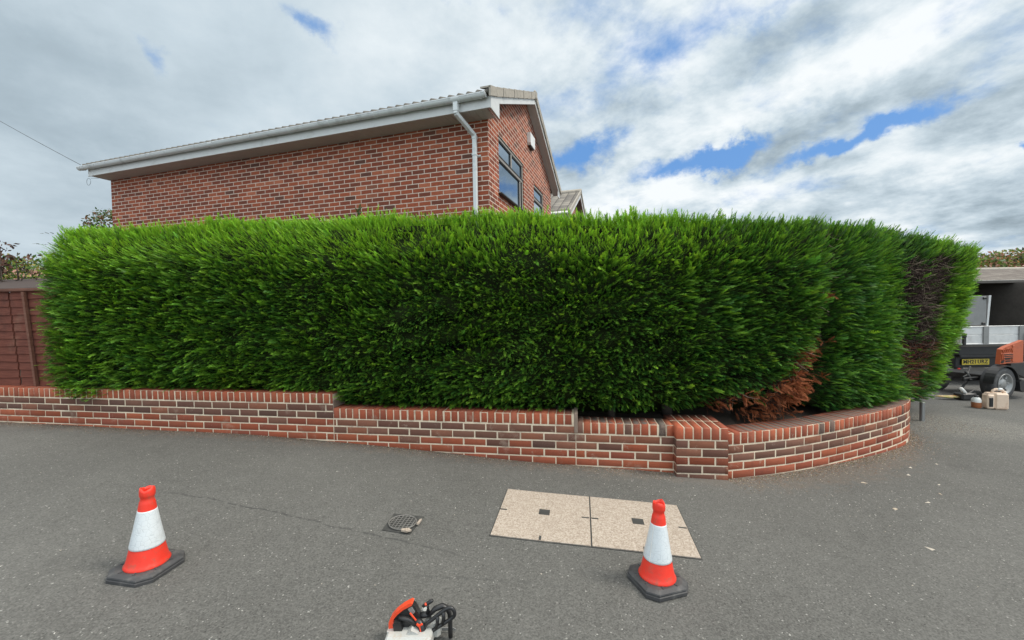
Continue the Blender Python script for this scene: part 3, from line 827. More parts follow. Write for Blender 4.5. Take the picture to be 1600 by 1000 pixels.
    for (a0, b0, sag) in [((-5.2, 5.0, 2.45), (-5.75, 5.0, 2.62), .09), ((-5.4, 5.0, 2.35), (-5.85, 5.0, 2.46), .05), ((-5.4, 5.0, 2.15), (-5.9, 5.0, 2.22), .04), ((-5.45, 5.0, 1.98), (-5.9, 5.0, 2.02), .03)]:
        leader(a0, b0, 9, .07, (.05, .06, .03), (.08, .075, .045), sag)
    D1, D2 = (.018, .055, .014), (.035, .10, .022)
    for (a0, b0) in [((-1.82, 4.75, 2.45), (-1.74, 4.75, 2.72)), ((-1.80, 4.75, 2.45), (-1.98, 4.75, 2.60)), ((-1.80, 4.75, 2.45), (-1.66, 4.75, 2.60)), ((-2.35, 4.8, 2.45), (-2.52, 4.8, 2.60)), ((-2.35, 4.8, 2.45), (-2.25, 4.8, 2.54))]:
        leader(a0, b0, 12, .12, D1, D2)
    leader((-.42, 4.55, 2.45), (-.50, 4.55, 2.62), 5, .05, (.12, .20, .03), (.16, .26, .04))
    b = sprays(np.array(ps), np.array(ds), np.array(us), np.array(szs), np.array(k1), np.array(k2))
    Vs = np.concatenate([a[0], b[0]]); Fs = np.concatenate([a[1], b[1]+len(a[0])]); Cs = np.concatenate([a[2], b[2]])
    mesh_obj('stray_shoots', Vs, Fs, M_leaf, hedge, colors=Cs, label='thin untrimmed shoots sticking up from the hedge top')

    # brown dead growth
    nb = 15000
    s3 = RNG.uniform(s_lo, s_hi, nb*9); v3 = RNG.uniform(-.10, .75, nb*9); X3 = HP.at(s3)[0][:, 0]
    m = (X3 > 1.8) & (X3 < 3.5); s3 = s3[m]; v3 = v3[m]
    x, y, z, n, tn, X = hsurf(s3, v3, .0); z = np.where(v3 < 0, z+v3*1.8, z)
    _, br = masks(X, z); s3, v3 = s3[br], v3[br]; x, y, z, n, tn, X = x[br], y[br], z[br], n[br], tn[br], X[br]
    thin = RNG.random(len(s3)) < .30+.25*fbm(s3, z, 12, 66, 2)
    s3, x, y, z, n, tn, X = s3[thin], x[thin], y[thin], z[thin], n[thin], tn[thin], X[thin]; k = len(s3); dep = RNG.uniform(-.04, .16, k); x = x-n[:, 0]*dep+n[:, 0]*.10*(z < .8); y = y-n[:, 1]*dep+n[:, 1]*.10*(z < .8)
    d = np.stack([n[:, 0]+RNG.normal(0, .5, k), n[:, 1]+RNG.normal(0, .3, k), RNG.normal(-.35, .5, k)], 1)
    cb = np.array([.22, .070, .032])*(1+RNG.normal(0, .3, (k, 1))); ct = np.array([.46, .165, .080])*(1+RNG.normal(0, .2, (k, 1)))
    q = sprays(np.stack([x, y, z], 1)-np.array(inv), d, RNG.normal(0, 1, (k, 3)), RNG.uniform(.05, .13, k), np.clip(cb, .01, 1), np.clip(ct, .01, 1), RNG.random(k) < .7)
    mesh_obj('dead_foliage', q[0], q[1], M_dead, hedge, colors=q[2], label='rust brown dead foliage above the curved wall')

    # bare twigs in the stripped patch (and in the cleft)
    nt = 60000
    s4 = RNG.uniform(HP.L*.55, HP.L, nt); v4 = RNG.uniform(0, 1, nt)
    x, y, z, n, tn, X = hsurf(s4, v4, .06)
    ba, br = masks(X, z)
    cl = (np.abs(X-(3.12+.25*np.clip((z-.9)/1.2, -.5, 1))) < .09) & (z > .45)
    m = (ba & (RNG.random(nt) < .75)) | (cl & (RNG.random(nt) < .35)) | (br & (RNG.random(nt) < .5))
    x, y, z, n, tn, s4 = x[m], y[m], z[m], n[m], tn[m], s4[m]; k = len(x)
    dep = RNG.uniform(-.06, .05, k); p0 = np.stack([x-n[:, 0]*dep, y-n[:, 1]*dep, z], 1)-np.array(inv)
    d = np.stack([n[:, 0]*.35+RNG.normal(0, .8, k), n[:, 1]*.35+RNG.normal(0, .5, k), RNG.normal(.0, .5, k)], 1); d /= np.linalg.norm(d, axis=1)[:, None]
    ln = RNG.uniform(.04, .19, k)[:, None]; wd = RNG.uniform(.0014, .0042, k)[:, None]
    side = np.cross(d, RNG.normal(0, 1, (k, 3))); side /= np.linalg.norm(side, axis=1)[:, None]
    s2_ = np.cross(d, side)
    mid = p0+d*ln*.5+RNG.normal(0, .012, (k, 3))
    rings = []
    for (c, ww) in ((p0, 1.), (mid, .8), (p0+d*ln, .35)):
        for j in range(3):
            th = j*2.094; rings.append(c+(side*math.cos(th)+s2_*math.sin(th))*wd*ww)
    Vt = np.stack(rings, 1).reshape(-1, 3)
    tf = [(r*3+j, r*3+(j+1) % 3, r*3+3+(j+1) % 3, r*3+3+j) for r in (0, 1) for j in range(3)]
    Ft = (np.array(tf)[None]+(np.arange(k)*9)[:, None, None]).reshape(-1, 4)
    tc = np.where(RNG.random((k, 1)) < .20, [[.27, .21, .165]], [[.055, .038, .034]])*(1+RNG.normal(0, .3, (k, 1)))
    low = (z < 1.02)[:, None]; tc = np.where(low & (RNG.random((k, 1)) < .45), [[.20, .075, .05]], tc)
    mesh_obj('bare_twigs', Vt, Ft, M_dead, hedge, colors=np.repeat(np.clip(tc, .01, 1), 9, axis=0), label='stripped dark bare twigs in a tall hollow')
    # trunks
    for i, xx in enumerate([-4.9, -4.1, -3.4, -2.6, -1.8, -1.0, -.3, .4, 1.0, 1.7, 2.4, 2.98, 3.7, 4.5, 5.1, 5.8]):
        j = np.argmin(abs(HP.p[60:, 0]-xx))+60; p = HP.p[j]; nrm = np.array([HP.t[j][1], -HP.t[j][0]])
        q = p-nrm*random.uniform(.33, .5); mb = MB()
        z0 = .2; r = random.uniform(.035, .055); pts = []
        for h in np.linspace(0, 1.6, 6): pts.append((q[0]-inv.x+random.uniform(-.03, .03), q[1]-inv.y+random.uniform(-.03, .03), z0+h-inv.z))
        mb.tube(pts, [r*1.3, r, r*.9, r*.8, r*.7, r*.5], 7)
        for kk in range(5):
            a = random.uniform(0, 6.28); h = random.uniform(.3, .8); b = Vector((q[0]-inv.x, q[1]-inv.y, z0+h-inv.z))
            mb.tube([b, b+Vector((math.cos(a)*.15, math.sin(a)*.15, .05)), b+Vector((math.cos(a)*.32, math.sin(a)*.32, .14))], [.012, .009, .004], 5)
        mb.build('trunk', M_bark, hedge)
build_hedge()
#@@NEXT
# ------------------------------------------------------------------ UV'd faces (metres) for brick and tile
class UV:
    def __init__(s): s.v = []; s.f = []; s.uv = []
    def quad(s, p, uv):
        b = len(s.v); s.v += [tuple(q) for q in p]; s.f.append(tuple(range(b, b+len(p)))); s.uv += list(uv); return s
    def build(s, name, m, parent=None, **k):
        o = mesh_obj(name, np.array(s.v), s.f, m, parent, **k)
        l = o.data.uv_layers.new(name='UVMap'); l.data.foreach_set('uv', np.array(s.uv, np.float32).ravel()); return o
def rpt(poly, f): return [f(*p) for p in poly]

# ------------------------------------------------------------------ the house
HH = .3035
house = empty('brick_house', (-.3264, 6.4145, 0), -HH, label='two storey red brick house with white gutter rising behind the hedge', cat='house')
HL, HW, KS, RY = 8.868, 4.70, .458, 2.35
def rb_(y): return 4.655+KS*(y+.40) if y <= RY else 4.655+KS*(2*RY+.40-y)     # roof underside line
WY = [(0.49, 2.03, 3.45, 4.42), (2.87, 3.82, 3.30, 4.28)]
w = UV()
w.quad([(-HL, 0, 0), (0, 0, 0), (0, 0, 4.62), (-HL, 0, 4.62)], [(-HL+9, 0), (9, 0), (9, 4.62), (-HL+9, 4.62)])
def gq(y0, y1, z0, f1):
    a, b = f1(y0), f1(y1); w.quad([(0, y0, z0), (0, y1, z0), (0, y1, b), (0, y0, a)], [(y0+.06, z0), (y1+.06, z0), (y1+.06, b), (y0+.06, a)])
top = lambda y: rb_(y)-.05
gq(0, .49, 0, top); gq(2.03, RY, 0, top); gq(RY, 2.87, 0, top); gq(3.82, HW, 0, top)
for (a, b, z0, z1) in WY:
    gq(a, b, 0, lambda y: z0); gq(a, b, z1, top)
    for (p, q) in (((a, z0), (a, z1)), ((a, z1), (b, z1)), ((b, z1), (b, z0)), ((b, z0), (a, z0))):
        w.quad([(0, *p), (0, *q), (-.10, *q), (-.10, *p)], [(p[0], p[1]), (q[0], q[1]), (q[0]+.1, q[1]), (p[0]+.1, p[1])])
w.quad([(-HL, 0, 0), (-HL, HW, 0), (-HL, HW, top(HW)), (-HL, RY, top(RY)), (-HL, 0, top(0))], [(0, 0), (HW, 0), (HW, top(HW)), (RY, top(RY)), (0, top(0))])
w.quad([(-HL, HW, 0), (0, HW, 0), (0, HW, top(HW)), (-HL, HW, top(HW))], [(0, 0), (HL, 0), (HL, 4.7), (0, 4.7)])
w.build('wall', M_house, house)
# roof: roll tiles
def roll_roof(name, x0, x1, y0, ridge, z0, k, m, parent, per=.15, hgt=.045, mirror=None, steps=None):
    n = int((x1-x0)/per*10); xs = np.linspace(x0, x1, n)
    prof = np.maximum(0, np.cos(2*np.pi*xs/per))**.8*hgt
    ln = math.hypot(ridge-y0, (ridge-y0)*k); rows = max(2, int(abs(ln)/.30)); V = []; 
    sg = 1 if ridge > y0 else -1
    yy = []
    for r in range(rows):
        a = y0+(ridge-y0)*r/rows; b = y0+(ridge-y0)*(r+1)/rows
        yy += [(a, .012), (b-sg*.001, 0.)]
    for (y, lift) in yy:
        z = z0+abs(y-y0)*k+lift
        V.append(np.stack([xs, np.full(n, y), z+prof], 1))
    V.append(np.stack([xs, np.full(n, y0), np.full(n, z0-.012)], 1))      # underside at the eave
    V.append(np.stack([xs, np.full(n, ridge), np.full(n, z0+abs(ridge-y0)*k-.012)], 1))
    nr = len(yy); A = np.concatenate(V)
    order = [nr]+list(range(nr))+[nr+1, nr]; Fc = []
    for a, b in zip(order[:-1], order[1:]):
        i = np.arange(n-1); Fc.append(np.stack([a*n+i, a*n+i+1, b*n+i+1, b*n+i], 1))
    return mesh_obj(name, A, np.concatenate(Fc), m, parent)
roll_roof('roof', -HL-.12, .17, -.415, RY, 4.652, KS, M_tile, house)
rf = bpy.data.objects['roof']; roll_roof('rear_slope', -HL-.12, .17, 2*RY+.415, RY, 4.652, KS, M_tile, rf)
mb = MB()
for i in range(19):
    x = -HL-.1+i*.480; mb.tube([(x, RY, 5.905), (x+.46, RY, 5.907)], .085, 12)
mb.build('ridge_tiles', M_verge, rf)
# verge units on the near and far slope
vg = MB()
def verge(y0, y1, n):
    for i in range(n):
        a = y0+(y1-y0)*i/n; b = y0+(y1-y0)*(i+1)/n; lift = .012
        za = 4.652+min(abs(a+.415), abs(2*RY+.415-a))*KS; zb = 4.652+min(abs(b+.415), abs(2*RY+.415-b))*KS
        s = 1 if y1 > y0 else -1
        poly = [(a, za-.075), (b-s*.016, zb-.075), (b-s*.016, zb+.050), (a, za+.056+lift)]
        vg.prism(poly, .182, .212-.004*(i % 2), 'yz')
        vg.prism([(a, za+.046), (b-s*.006, zb+.046), (b-s*.006, zb+.060), (a, za+.060+lift)], .05, .210, 'yz')
verge(-.43, RY-.06, 9); verge(2*RY+.43, RY+.06, 9)
vg.box((.19, RY, 5.915), (.07, .15, .19), ch=.03)
vg.build('verge_tiles', M_verge, rf)
fa = MB(); fa.box((-HL/2+.0525, -.342, 4.538), (HL+.235, .018, .165), ch=.002); fa.box((-HL/2+.0525, -.354, 4.465), (HL+.235, .008, .018)); fa.build('fascia', M_upvc, house)
be = MB(); be.prism([(-.352, 4.62), (-.352, 4.452), (.03, 4.450), (.03, 4.78), (-.1, 4.73)], .164, .184, 'yz')
be.build('box_end', M_upvc, house)
st = MB()
for i in range(int((HL+.2)/.10)):
    x = .112-i*.10
    st.box((x-.05, -.167, 4.466), (.097, .33, .010), ch=.0015)
st.build('soffit', M_soffit, house)
bg_ = MB()
for (ya, yb) in ((.02, RY), (2*RY+.33, RY)):
    za, zb = rb_(ya), rb_(yb)
    bg_.prism([(ya, za-.165), (yb, zb-.165), (yb, zb-.012), (ya, za-.012)], .164, .180, 'yz')
    bg_.prism([(ya, za-.172), (yb, zb-.172), (yb, zb-.150), (ya, za-.150)], .178, .186, 'yz')
bg_.prism([(2*RY+.33, 4.52), (2*RY+.33, 4.46), (2*RY+.10, 4.46), (2*RY+.10, 4.62)], .164, .180, 'yz')
bg_.build('bargeboard', M_upvc, house)
gs = MB()
for (ya, yb) in ((.02, RY), (2*RY+.33, RY)):
    za, zb = rb_(ya), rb_(yb)
    for (x0, x1) in ((.002, .080), (.083, .163)): gs.prism([(ya, za-.150), (yb, zb-.150), (yb, zb-.138), (ya, za-.138)], x0, x1, 'yz')
gs.build('gable_soffit', M_soffit, house)
# gutter, half round, with brackets, outlet and stop end
gt = MB(); GX0, GX1, GY, GZ, GR = -HL-.22, .125, -.412, 4.632, .056
arc = [(GY+GR*math.cos(a), GZ+GR*math.sin(a)) for a in np.linspace(math.pi, 2*math.pi, 13)]
ina = [(GY+(GR-.004)*math.cos(a), GZ+(GR-.004)*math.sin(a)) for a in np.linspace(2*math.pi, math.pi, 13)]
poly = [(GY-GR-.006, GZ), (GY-GR-.006, GZ+.010), (GY-GR+.005, GZ+.010)][::1]
gt.prism(arc+ina, GX0, GX1, 'yz'); gt.prism([(GY-GR-.005, GZ-.004), (GY-GR+.006, GZ-.004), (GY-GR+.006, GZ+.011), (GY-GR-.005, GZ+.011)], GX0, GX1, 'yz')
for xx in (GX0, GX1):
    gt.prism(arc+[(GY+GR, GZ+.012), (GY-GR-.006, GZ+.012)], xx-.004, xx+.006, 'yz')
go = gt.build('gutter', M_gutter, house)
def hoop(x, wd=.03, r=GR+.007):
    m_ = MB(); a1 = [(GY+r*math.cos(a), GZ+r*math.sin(a)) for a in np.linspace(math.pi*.96, 2*math.pi, 12)]
    a2 = [(GY+(r-.006)*math.cos(a), GZ+(r-.006)*math.sin(a)) for a in np.linspace(2*math.pi, math.pi*.96, 12)]
    m_.prism(a1+a2, x-wd/2, x+wd/2, 'yz'); m_.box((x, -.37, GZ-.02), (wd, .04, .05)); return m_
for x in [.05, -.86, -1.75, -2.62, -3.45, -4.3, -5.15, -6.0, -6.85, -7.7, -8.55, -9.0]:
    hoop(x, .022).build('gutter_bracket', M_gutter, go)
for x in (-1.25, -5.25): hoop(x, .11, GR+.006).build('gutter_joint', M_gutter, go)
dp = MB()
def sqtube(mb, pts, w):
    for a, b in zip(pts[:-1], pts[1:]):
        a, b = Vector(a), Vector(b); d = b-a; q = d.to_track_quat('Z', 'X').to_matrix().to_4x4(); mb.box((0, 0, d.length/2), (w, w, d.length+.012), Matrix.Translation(a) @ q, .006)
hoop(-.345, .13, GR+.008).build('gutter_joint', M_gutter, go)
sqtube(dp, [(-.345, GY, GZ-.03), (-.345, GY, 4.455)], .074); sqtube(dp, [(-.345, GY, 4.47), (-.345, GY, 4.42), (-.205, -.055, 4.215), (-.205, -.055, 0)], .062)
dp.box((-.205, -.055, 4.19), (.072, .072, .06), ch=.005)
dpo = dp.build('downpipe', M_gutter, house)
cl = MB(); cl.box((-.205, -.055, 3.92), (.074, .078, .028), ch=.004); cl.box((-.15, -.012, 3.915), (.06, .018, .024), ch=.004); cl.build('pipe_clip', M_gutter, dpo)
# windows
def bar(mb, y0, y1, z0, z1, x0=-.075, x1=-.015, ch=.006): mb.box(((x0+x1)/2, (y0+y1)/2, (z0+z1)/2), (x1-x0, y1-y0, z1-z0), ch=ch)
for wi, (a, b, z0, z1) in enumerate(WY):
    f = MB(); fw = .055
    bar(f, a+.003, b-.003, z1-fw, z1-.003); bar(f, a+.003, b-.003, z0+.003, z0+fw); bar(f, a+.003, a+fw, z0+fw, z1-fw); bar(f, b-fw, b-.003, z0+fw, z1-fw)
    tz = z1-.355 if wi == 0 else z1-.30; my = (1.27 if wi == 0 else None)
    bar(f, a+fw, b-fw, tz-.035, tz+.02, -.072, -.012)
    if my: bar(f, my-.03, my+.03, tz+.02, z1-fw, -.072, -.018)
    panes = [(a+fw, b-fw-(.17 if wi == 0 else 0), z0+fw, tz-.035)] + ([(a+fw, my-.03, tz+.02, z1-fw), (my+.03, b-fw, tz+.02, z1-fw)] if my else [(a+fw, b-fw, tz+.02, z1-fw)])
    if wi == 0: bar(f, b-fw-.17, b-fw-.115, z0+fw, tz-.035, -.072, -.018)
    fo = f.build('window', M_frame, house)
    if wi == 0: panes.append((b-fw-.115, b-fw, z0+fw, tz-.035))
    gk = MB()  # black strips: pane gaskets, and painted-in shadow gaps at head and transom
    for (p, q, r0, r1) in panes:
        for bx in ((p, q, r1-.016, r1), (p, q, r0, r0+.016), (p, p+.014, r0+.016, r1-.016), (q-.014, q, r0+.016, r1-.016)): bar(gk, *bx, -.062, -.030, 0)
        pm = MB(); bar(pm, p+.012, q-.012, r0+.014, r1-.014, -.052, -.044, 0); pm.build('pane', M_glass, fo)
    bar(gk, a+.004, b-.004, z1-.0035, z1+.0, -.07, -.002, 0)
    bar(gk, a, b, tz+.018, tz+.034, -.03, -.004, 0)
    gk.build('gasket_shadow_gaps', M_framedark, fo)
    sl_ = MB(); sl_.prism([(0, 0), (0, 0)], 0, 0) if False else None
    sl_.box((-.005, (a+b)/2, z0-.012), (.15, b-a+.08, .030), ch=.006); sl_.build('sill', M_framedark, fo)
al = MB(); al.prism([(2.36, 4.99), (2.40, 4.95), (2.70, 4.95), (2.74, 4.99), (2.74, 5.20), (2.36, 5.20)], .002, .075, 'yz'); alo = al.build('alarm_box', M_white, house)
al = MB(); al.box((.036, 2.55, 4.937), (.06, .28, .022), ch=.006); al.build('alarm_base', M_framedark, alo)
# cable loop under the eave and the overhead line
lp = MB(); lp.tube([(-HL-.16+.065*math.cos(a), -.30, 4.37+.075*math.sin(a)) for a in np.linspace(.3, 2*math.pi+.1, 26)], .003, 5)
lp.tube([(-HL-.10, -.30, 4.44), (-HL-.02, -.20, 4.455)], .003, 5)
lp.build('cable_loop', M_pavegrey, house)
ca, sa = math.cos(HH), math.sin(HH)
def hw(x, y, z): return Vector((-.3264+x*ca+y*sa, 6.4145-x*sa+y*ca, z))
e0 = hw(-HL-.20, -.40, 4.70); e1 = Vector((-23.6, 15.2, 11.9))
pts = []
for k in np.linspace(0, 1, 30): p = e0.lerp(e1, k); p.z -= .30*4*k*(1-k)*.5; pts.append(p-e0)
lw = MB(); lw.tube(pts, .0055, 5); o = lw.build('overhead_cable', M_pavegrey, label='thin black overhead cable running from the left eave corner up across the sky', cat='cable'); o.location = e0

# ------------------------------------------------------------------ neighbouring buildings
M_brickfar = brick_wall_mat('far_brick'); M_tilefar = tile_mat('far_roof_tile', (.15, .135, .12), (.26, .235, .20), .30, .30)
M_tilebung = tile_mat('bungalow_tile', (.14, .115, .10), (.24, .21, .18), .22, .22)
M_tilered = tile_mat('red_roof_tile', (.28, .13, .10), (.38, .2, .16), .3, .3)
M_render = simple('pale_render', (.42, .38, .34), .85, var=.1)
def far_house(name, origin, rz, L, W, ze, zr, wallm, roofm, ov=.3, **k):
    """gable end at local x=0, ridge along -x, gable spans y 0..W"""
    h = empty(name, origin, rz, **k); u = UV(); R2 = W/2
    u.quad([(-L, 0, 0), (0, 0, 0), (0, 0, ze), (-L, 0, ze)], [(0, 0), (L, 0), (L, ze), (0, ze)])
    u.quad([(0, 0, 0), (0, W, 0), (0, W, ze), (0, R2, zr), (0, 0, ze)], [(0, 0), (W, 0), (W, ze), (R2, zr), (0, ze)])
    u.quad([(-L, W, 0), (0, W, 0), (0, W, ze), (-L, W, ze)], [(0, 0), (L, 0), (L, ze), (0, ze)])
    u.quad([(-L, 0, 0), (-L, W, 0), (-L, W, ze), (-L, R2, zr), (-L, 0, ze)], [(0, 0), (W, 0), (W, ze), (R2, zr), (0, ze)])
    u.build('wall', wallm, h)
    r = UV(); k_ = (zr-ze)/R2; sl = math.hypot(R2+ov, (R2+ov)*k_)
    for y0, s in ((-ov, 1), (W+ov, -1)):
        z0 = ze-ov*k_+.06
        r.quad([(-L-.2, y0, z0), (.25, y0, z0), (.25, R2, zr+.06), (-L-.2, R2, zr+.06)], [(0, 0), (L+.45, 0), (L+.45, sl), (0, sl)])
        r.quad([(-L-.2, y0, z0-.09), (.25, y0, z0-.09), (.25, y0, z0), (-L-.2, y0, z0)], [(0, 0), (L, 0), (L, .02), (0, .02)])
        r.quad([(-L-.2, y0, z0-.09), (.25, y0, z0-.09), (.25, R2, zr-.03), (-L-.2, R2, zr-.03)], [(0, 0), (.1, 0), (.1, .1), (0, .1)])
    ro = r.build('roof', roofm, h)
    v = MB(); b = MB()
    for y0 in (-ov, W+ov):
        z0 = ze-ov*k_+.06
        v.prism([(y0, z0-.09), (R2, zr-.03), (R2, zr+.10), (y0, z0+.05)], .25, .30, 'yz'); b.prism([(y0, z0-.26), (R2, zr-.20), (R2, zr-.03), (y0, z0-.09)], .235, .26, 'yz')
    v.tube([(-L-.2, R2, zr+.05), (.3, R2, zr+.05)], .10, 8); v.build('verge', M_verge, ro); b.build('bargeboard', M_upvc, h)
    f = MB(); f.box((-L/2, -ov+.01, ze-ov*k_-.10), (L+.4, .03, .16)); f.tube([(-L-.2, -ov-.06, ze-ov*k_+.01), (.22, -ov-.06, ze-ov*k_+.01)], .055, 8); f.build('gutter', M_upvc, h)
    return h
far_house('neighbour_house', (2.66-5.2*sa/2, 17-5.2*ca/2, -.1), -HH, 9, 5.2, 5.00, 6.30, M_brickfar, M_tilefar, label='neighbouring house with tiled roof and white bargeboard just right of the main gable', cat='house')
bg2 = far_house('bungalow', (29., 14.2, -.4), 0, 15, 6.0, 2.58, 3.12, M_brickfar, M_tilebung, ov=.35, label='low bungalow with tiled roof behind the parked truck', cat='bungalow')
mb = MB(); mb.box((0, 0, .22), (.11, .11, .40), ch=.01); mb.box((0, 0, .43), (.13, .13, .04), ch=.01); mb.build('flue', M_upvc, bg2); bpy.data.objects['flue'].location = (-10.54, .35, 2.62)
far_house('distant_house', (-26, 27, -.2), .35, 12, 6, 3.2, 4.75, M_render, M_tilered, label='distant pale house with pinkish roof above the garden fence', cat='house')

# ------------------------------------------------------------------ loose foliage for shrubs and trees
def leafcloud(name, blobs, n, size, cols, m, parent, seed=1, gap=.5, flat=.0):
    r = np.random.default_rng(seed); P = []; per = np.array([b[3]*b[4]*b[5] for b in blobs]); per = per/per.sum()
    for b, pf in zip(blobs, per):
        k = int(n*pf)+1; d = r.normal(0, 1, (k, 3)); d /= np.linalg.norm(d, axis=1)[:, None]
        rad = r.uniform(.35, 1, (k, 1))**.5
        p = d*rad*np.array(b[3:6]); q = p+np.array(b[:3])
        nz = fbm(q[:, 0]*1.3+q[:, 2], q[:, 1]+q[:, 2]*.7, 6./max(b[3:6]), seed+5, 3)
        P.append(q[nz > -gap])
    P = np.concatenate(P); n = len(P); d = r.normal(0, 1, (n, 3)); d[:, 2] -= .2; d /= np.linalg.norm(d, axis=1)[:, None]
    s = np.cross(d, r.normal(0, 1, (n, 3))); s /= np.linalg.norm(s, axis=1)[:, None]; sz = r.uniform(.6, 1.3, (n, 1))*size
    V = np.stack([P, P+d*sz*.5+s*sz*.3, P+d*sz, P+d*sz*.5-s*sz*.3], 1).reshape(-1, 3)
    c = np.array(cols)[r.integers(0, len(cols), n)]*(1+r.normal(0, .18, (n, 1)))
    return mesh_obj(name, V, np.arange(n*4).reshape(-1, 4), m, parent, colors=np.repeat(np.clip(c, .005, 1), 4, axis=0))
def tree(name, loc, blobs, n, size, cols, trunk_h, tr, seed, label, cat, m=None, gap=.5, limbs=6):
    t_ = empty(name, loc, label=label, cat=cat)
    leafcloud('crown', blobs, n, size, cols, m or M_leaf, t_, seed, gap)
    mb = MB(); rr = random.Random(seed)
    mb.tube([(0, 0, -.2), (.03*tr, 0, trunk_h*.5), (0, .05, trunk_h)], [tr, tr*.75, tr*.5], 8)
    for b in blobs[:limbs]:
        a = Vector((0, 0, trunk_h*rr.uniform(.6, .95))); e = Vector(b[:3]); mid = a.lerp(e, .5)+Vector((rr.uniform(-.1, .1), rr.uniform(-.1, .1), -.1))
        mb.tube([a, mid, e], [tr*.45, tr*.3, tr*.1], 6)
    mb.build('trunk', M_bark, t_); return t_
GRN = [(.03, .075, .02), (.05, .11, .025), (.075, .14, .035)]
tree('tree', (-14.7, 15.0, .35), [(.1, 0, 4.25, .75, .8, .75), (.9, .3, 4.4, .7, .7, .7), (-.25, 0, 3.8, .6, .6, .6), (.3, 0, 3.2, 1.1, 1, .9), (1.2, 0, 3.5, .9, .8, .8)], 11000, .10,
     GRN+[(.13, .11, .035), (.16, .07, .04)], 3.2, .14, 21, 'small green tree topping the hedge beside the left end of the house wall', 'tree', gap=1.)
tree('shrub', (-12.2, 10.4, .28), [(0, 0, 2.2, .9, .7, .55), (.9, .3, 2.35, .6, .5, .45), (-.9, 0, 2.3, .7, .6, .6), (1.5, 0, 2.2, .6, .5, .5), (.2, 0, 1.5, 1.3, .8, .6)], 9000, .085,
     [(.05, .12, .03), (.09, .17, .04), (.06, .13, .03), (.22, .24, .05), (.30, .26, .07)], 1.5, .09, 22, 'yellow green garden shrub behind the shed roof and fence', 'shrub', gap=.9)
tree('apple_tree', (-9.75, 7.8, 0), [(.30, 0, 2.62, .30, .22, .10), (.02, 0, 2.85, .25, .2, .10), (.55, .05, 2.42, .22, .2, .09), (-.3, 0, 2.5, .4, .3, .35), (.95, 0, 2.62, .16, .12, .10), (1.2, 0, 2.45, .18, .12, .14)], 430, .085,
     [(.09, .055, .045), (.12, .065, .05), (.05, .05, .035), (.15, .09, .07)], 2.2, .05, 23, 'sparse bronze leaved branches against the sky at the far left', 'tree', m=M_dead, gap=2.)
tree('flowering_shrub', (28.5, 21.5, .05), [(-2.2, 0, 3.2, 2.0, 1.2, .85), (0, 0, 3.3, 2., 1.2, .8), (2.4, 0, 3.0, 2., 1.2, .8), (-4, 0, 2.9, 1.6, 1.2, .8), (4.6, 0, 2.9, 1.6, 1.2, .8), (0, 0, 2., 5, 1.2, .9)], 14000, .19,
     [(.08, .14, .04), (.12, .19, .05), (.17, .22, .08), (.36, .17, .13), (.34, .2, .15), (.07, .07, .05)], 2.0, .2, 24, 'pink and green flowering bush above the bungalow roof', 'shrub', gap=1.2)
tree('background_tree', (34., 27., -.3), [(-3, 0, 3.9, 2.2, 1.5, .9), (0, 0, 3.8, 2.4, 1.5, .9), (3, 0, 3.6, 2.2, 1.5, .9)], 5000, .2, [(.25, .13, .09), (.3, .17, .12), (.2, .15, .1)], 3., .25, 25, 'russet tree crown behind the flowering bush at the right edge', 'tree')

# ------------------------------------------------------------------ fence and shed, left
fe = empty('garden_fence', (-5.74, 4.93, .66), math.atan(-.158), label='reddish brown lapped wooden fence standing on the wall left of the hedge', cat='fence')
lean = Matrix.Shear('XZ', 4, (0, 0)) if False else None
def FX(z): return -.115*z/1.1
bd = MB(); nb = 12; Hf = 1.15
for i in range(nb):
    z0 = .02+i*Hf/nb; z1 = z0+Hf/nb+.018; wv = random.uniform(-.006, .006)
    for (xa, xb) in ((-4.2, -2.28), (-2.24, -.30), (-.27, .42)):
        n = 10; xs = np.linspace(xa, xb, n); V = []
        for x in xs:
            zl = z0+.006*math.sin(x*5+i*1.7)+wv; V += [(x+FX(z0), -.020+.012, zl), (x+FX(z0), -.032+.012, zl), (x+FX(z1), -.004, z1), (x+FX(z1), .008, z1)]
        Fc = []
        for k in range(n-1):
            b = k*4; Fc += [(b, b+4, b+5, b+1), (b+1, b+5, b+6, b+2), (b+2, b+6, b+7, b+3), (b+3, b+7, b+4, b)]
        Fc += [(0, 1, 2, 3), ((n-1)*4+3, (n-1)*4+2, (n-1)*4+1, (n-1)*4)]
        bd.add(V, Fc)
bd.build('boards', M_fence, fe)
for x in (-2.95, -1.55, -.82, -.01):
    p = MB(); p.prism([(x-.017, .0), (x+.017, .0), (x+.017+FX(1.16), 1.16), (x-.017+FX(1.16), 1.16)], -.055, -.027, 'xz'); p.build('batten', M_post, fe)
rl = MB(); rl.box((-1.95, -.01, Hf+.035), (4.9, .075, .035), ch=.005); rl.build('capping', M_post, fe)
rl = MB(); rl.box((-1.85, -.012, .0), (4.7, .05, .045), ch=.004); rl.build('bottom_rail', M_fence, fe)
sh = empty('garden_shed', (-8.2, 6.9, .23), math.atan(-.158), label='dark felt shed roof with pale edge strip just above the fence', cat='shed')
s_ = MB(); s_.prism([(-2.4, 0), (2.2, 0), (2.2, 1.72), (-2.4, 1.72)], 0, 1.8, 'xz'); s_.build('wall', M_fence, sh)
s_ = MB(); s_.prism([(-.08, 1.72), (-.08, 1.76), (.95, 2.02), (1.9, 1.76), (1.9, 1.72), (.95, 1.98)], -2.5, 2.32, 'yz'); s_.build('roof', simple('shed_felt', (.055, .038, .032), .9, var=.3), sh)
s_ = MB(); s_.box((-.1, -.10, 1.715), (4.9, .02, .05)); s_.build('edge_strip', M_alu, sh)

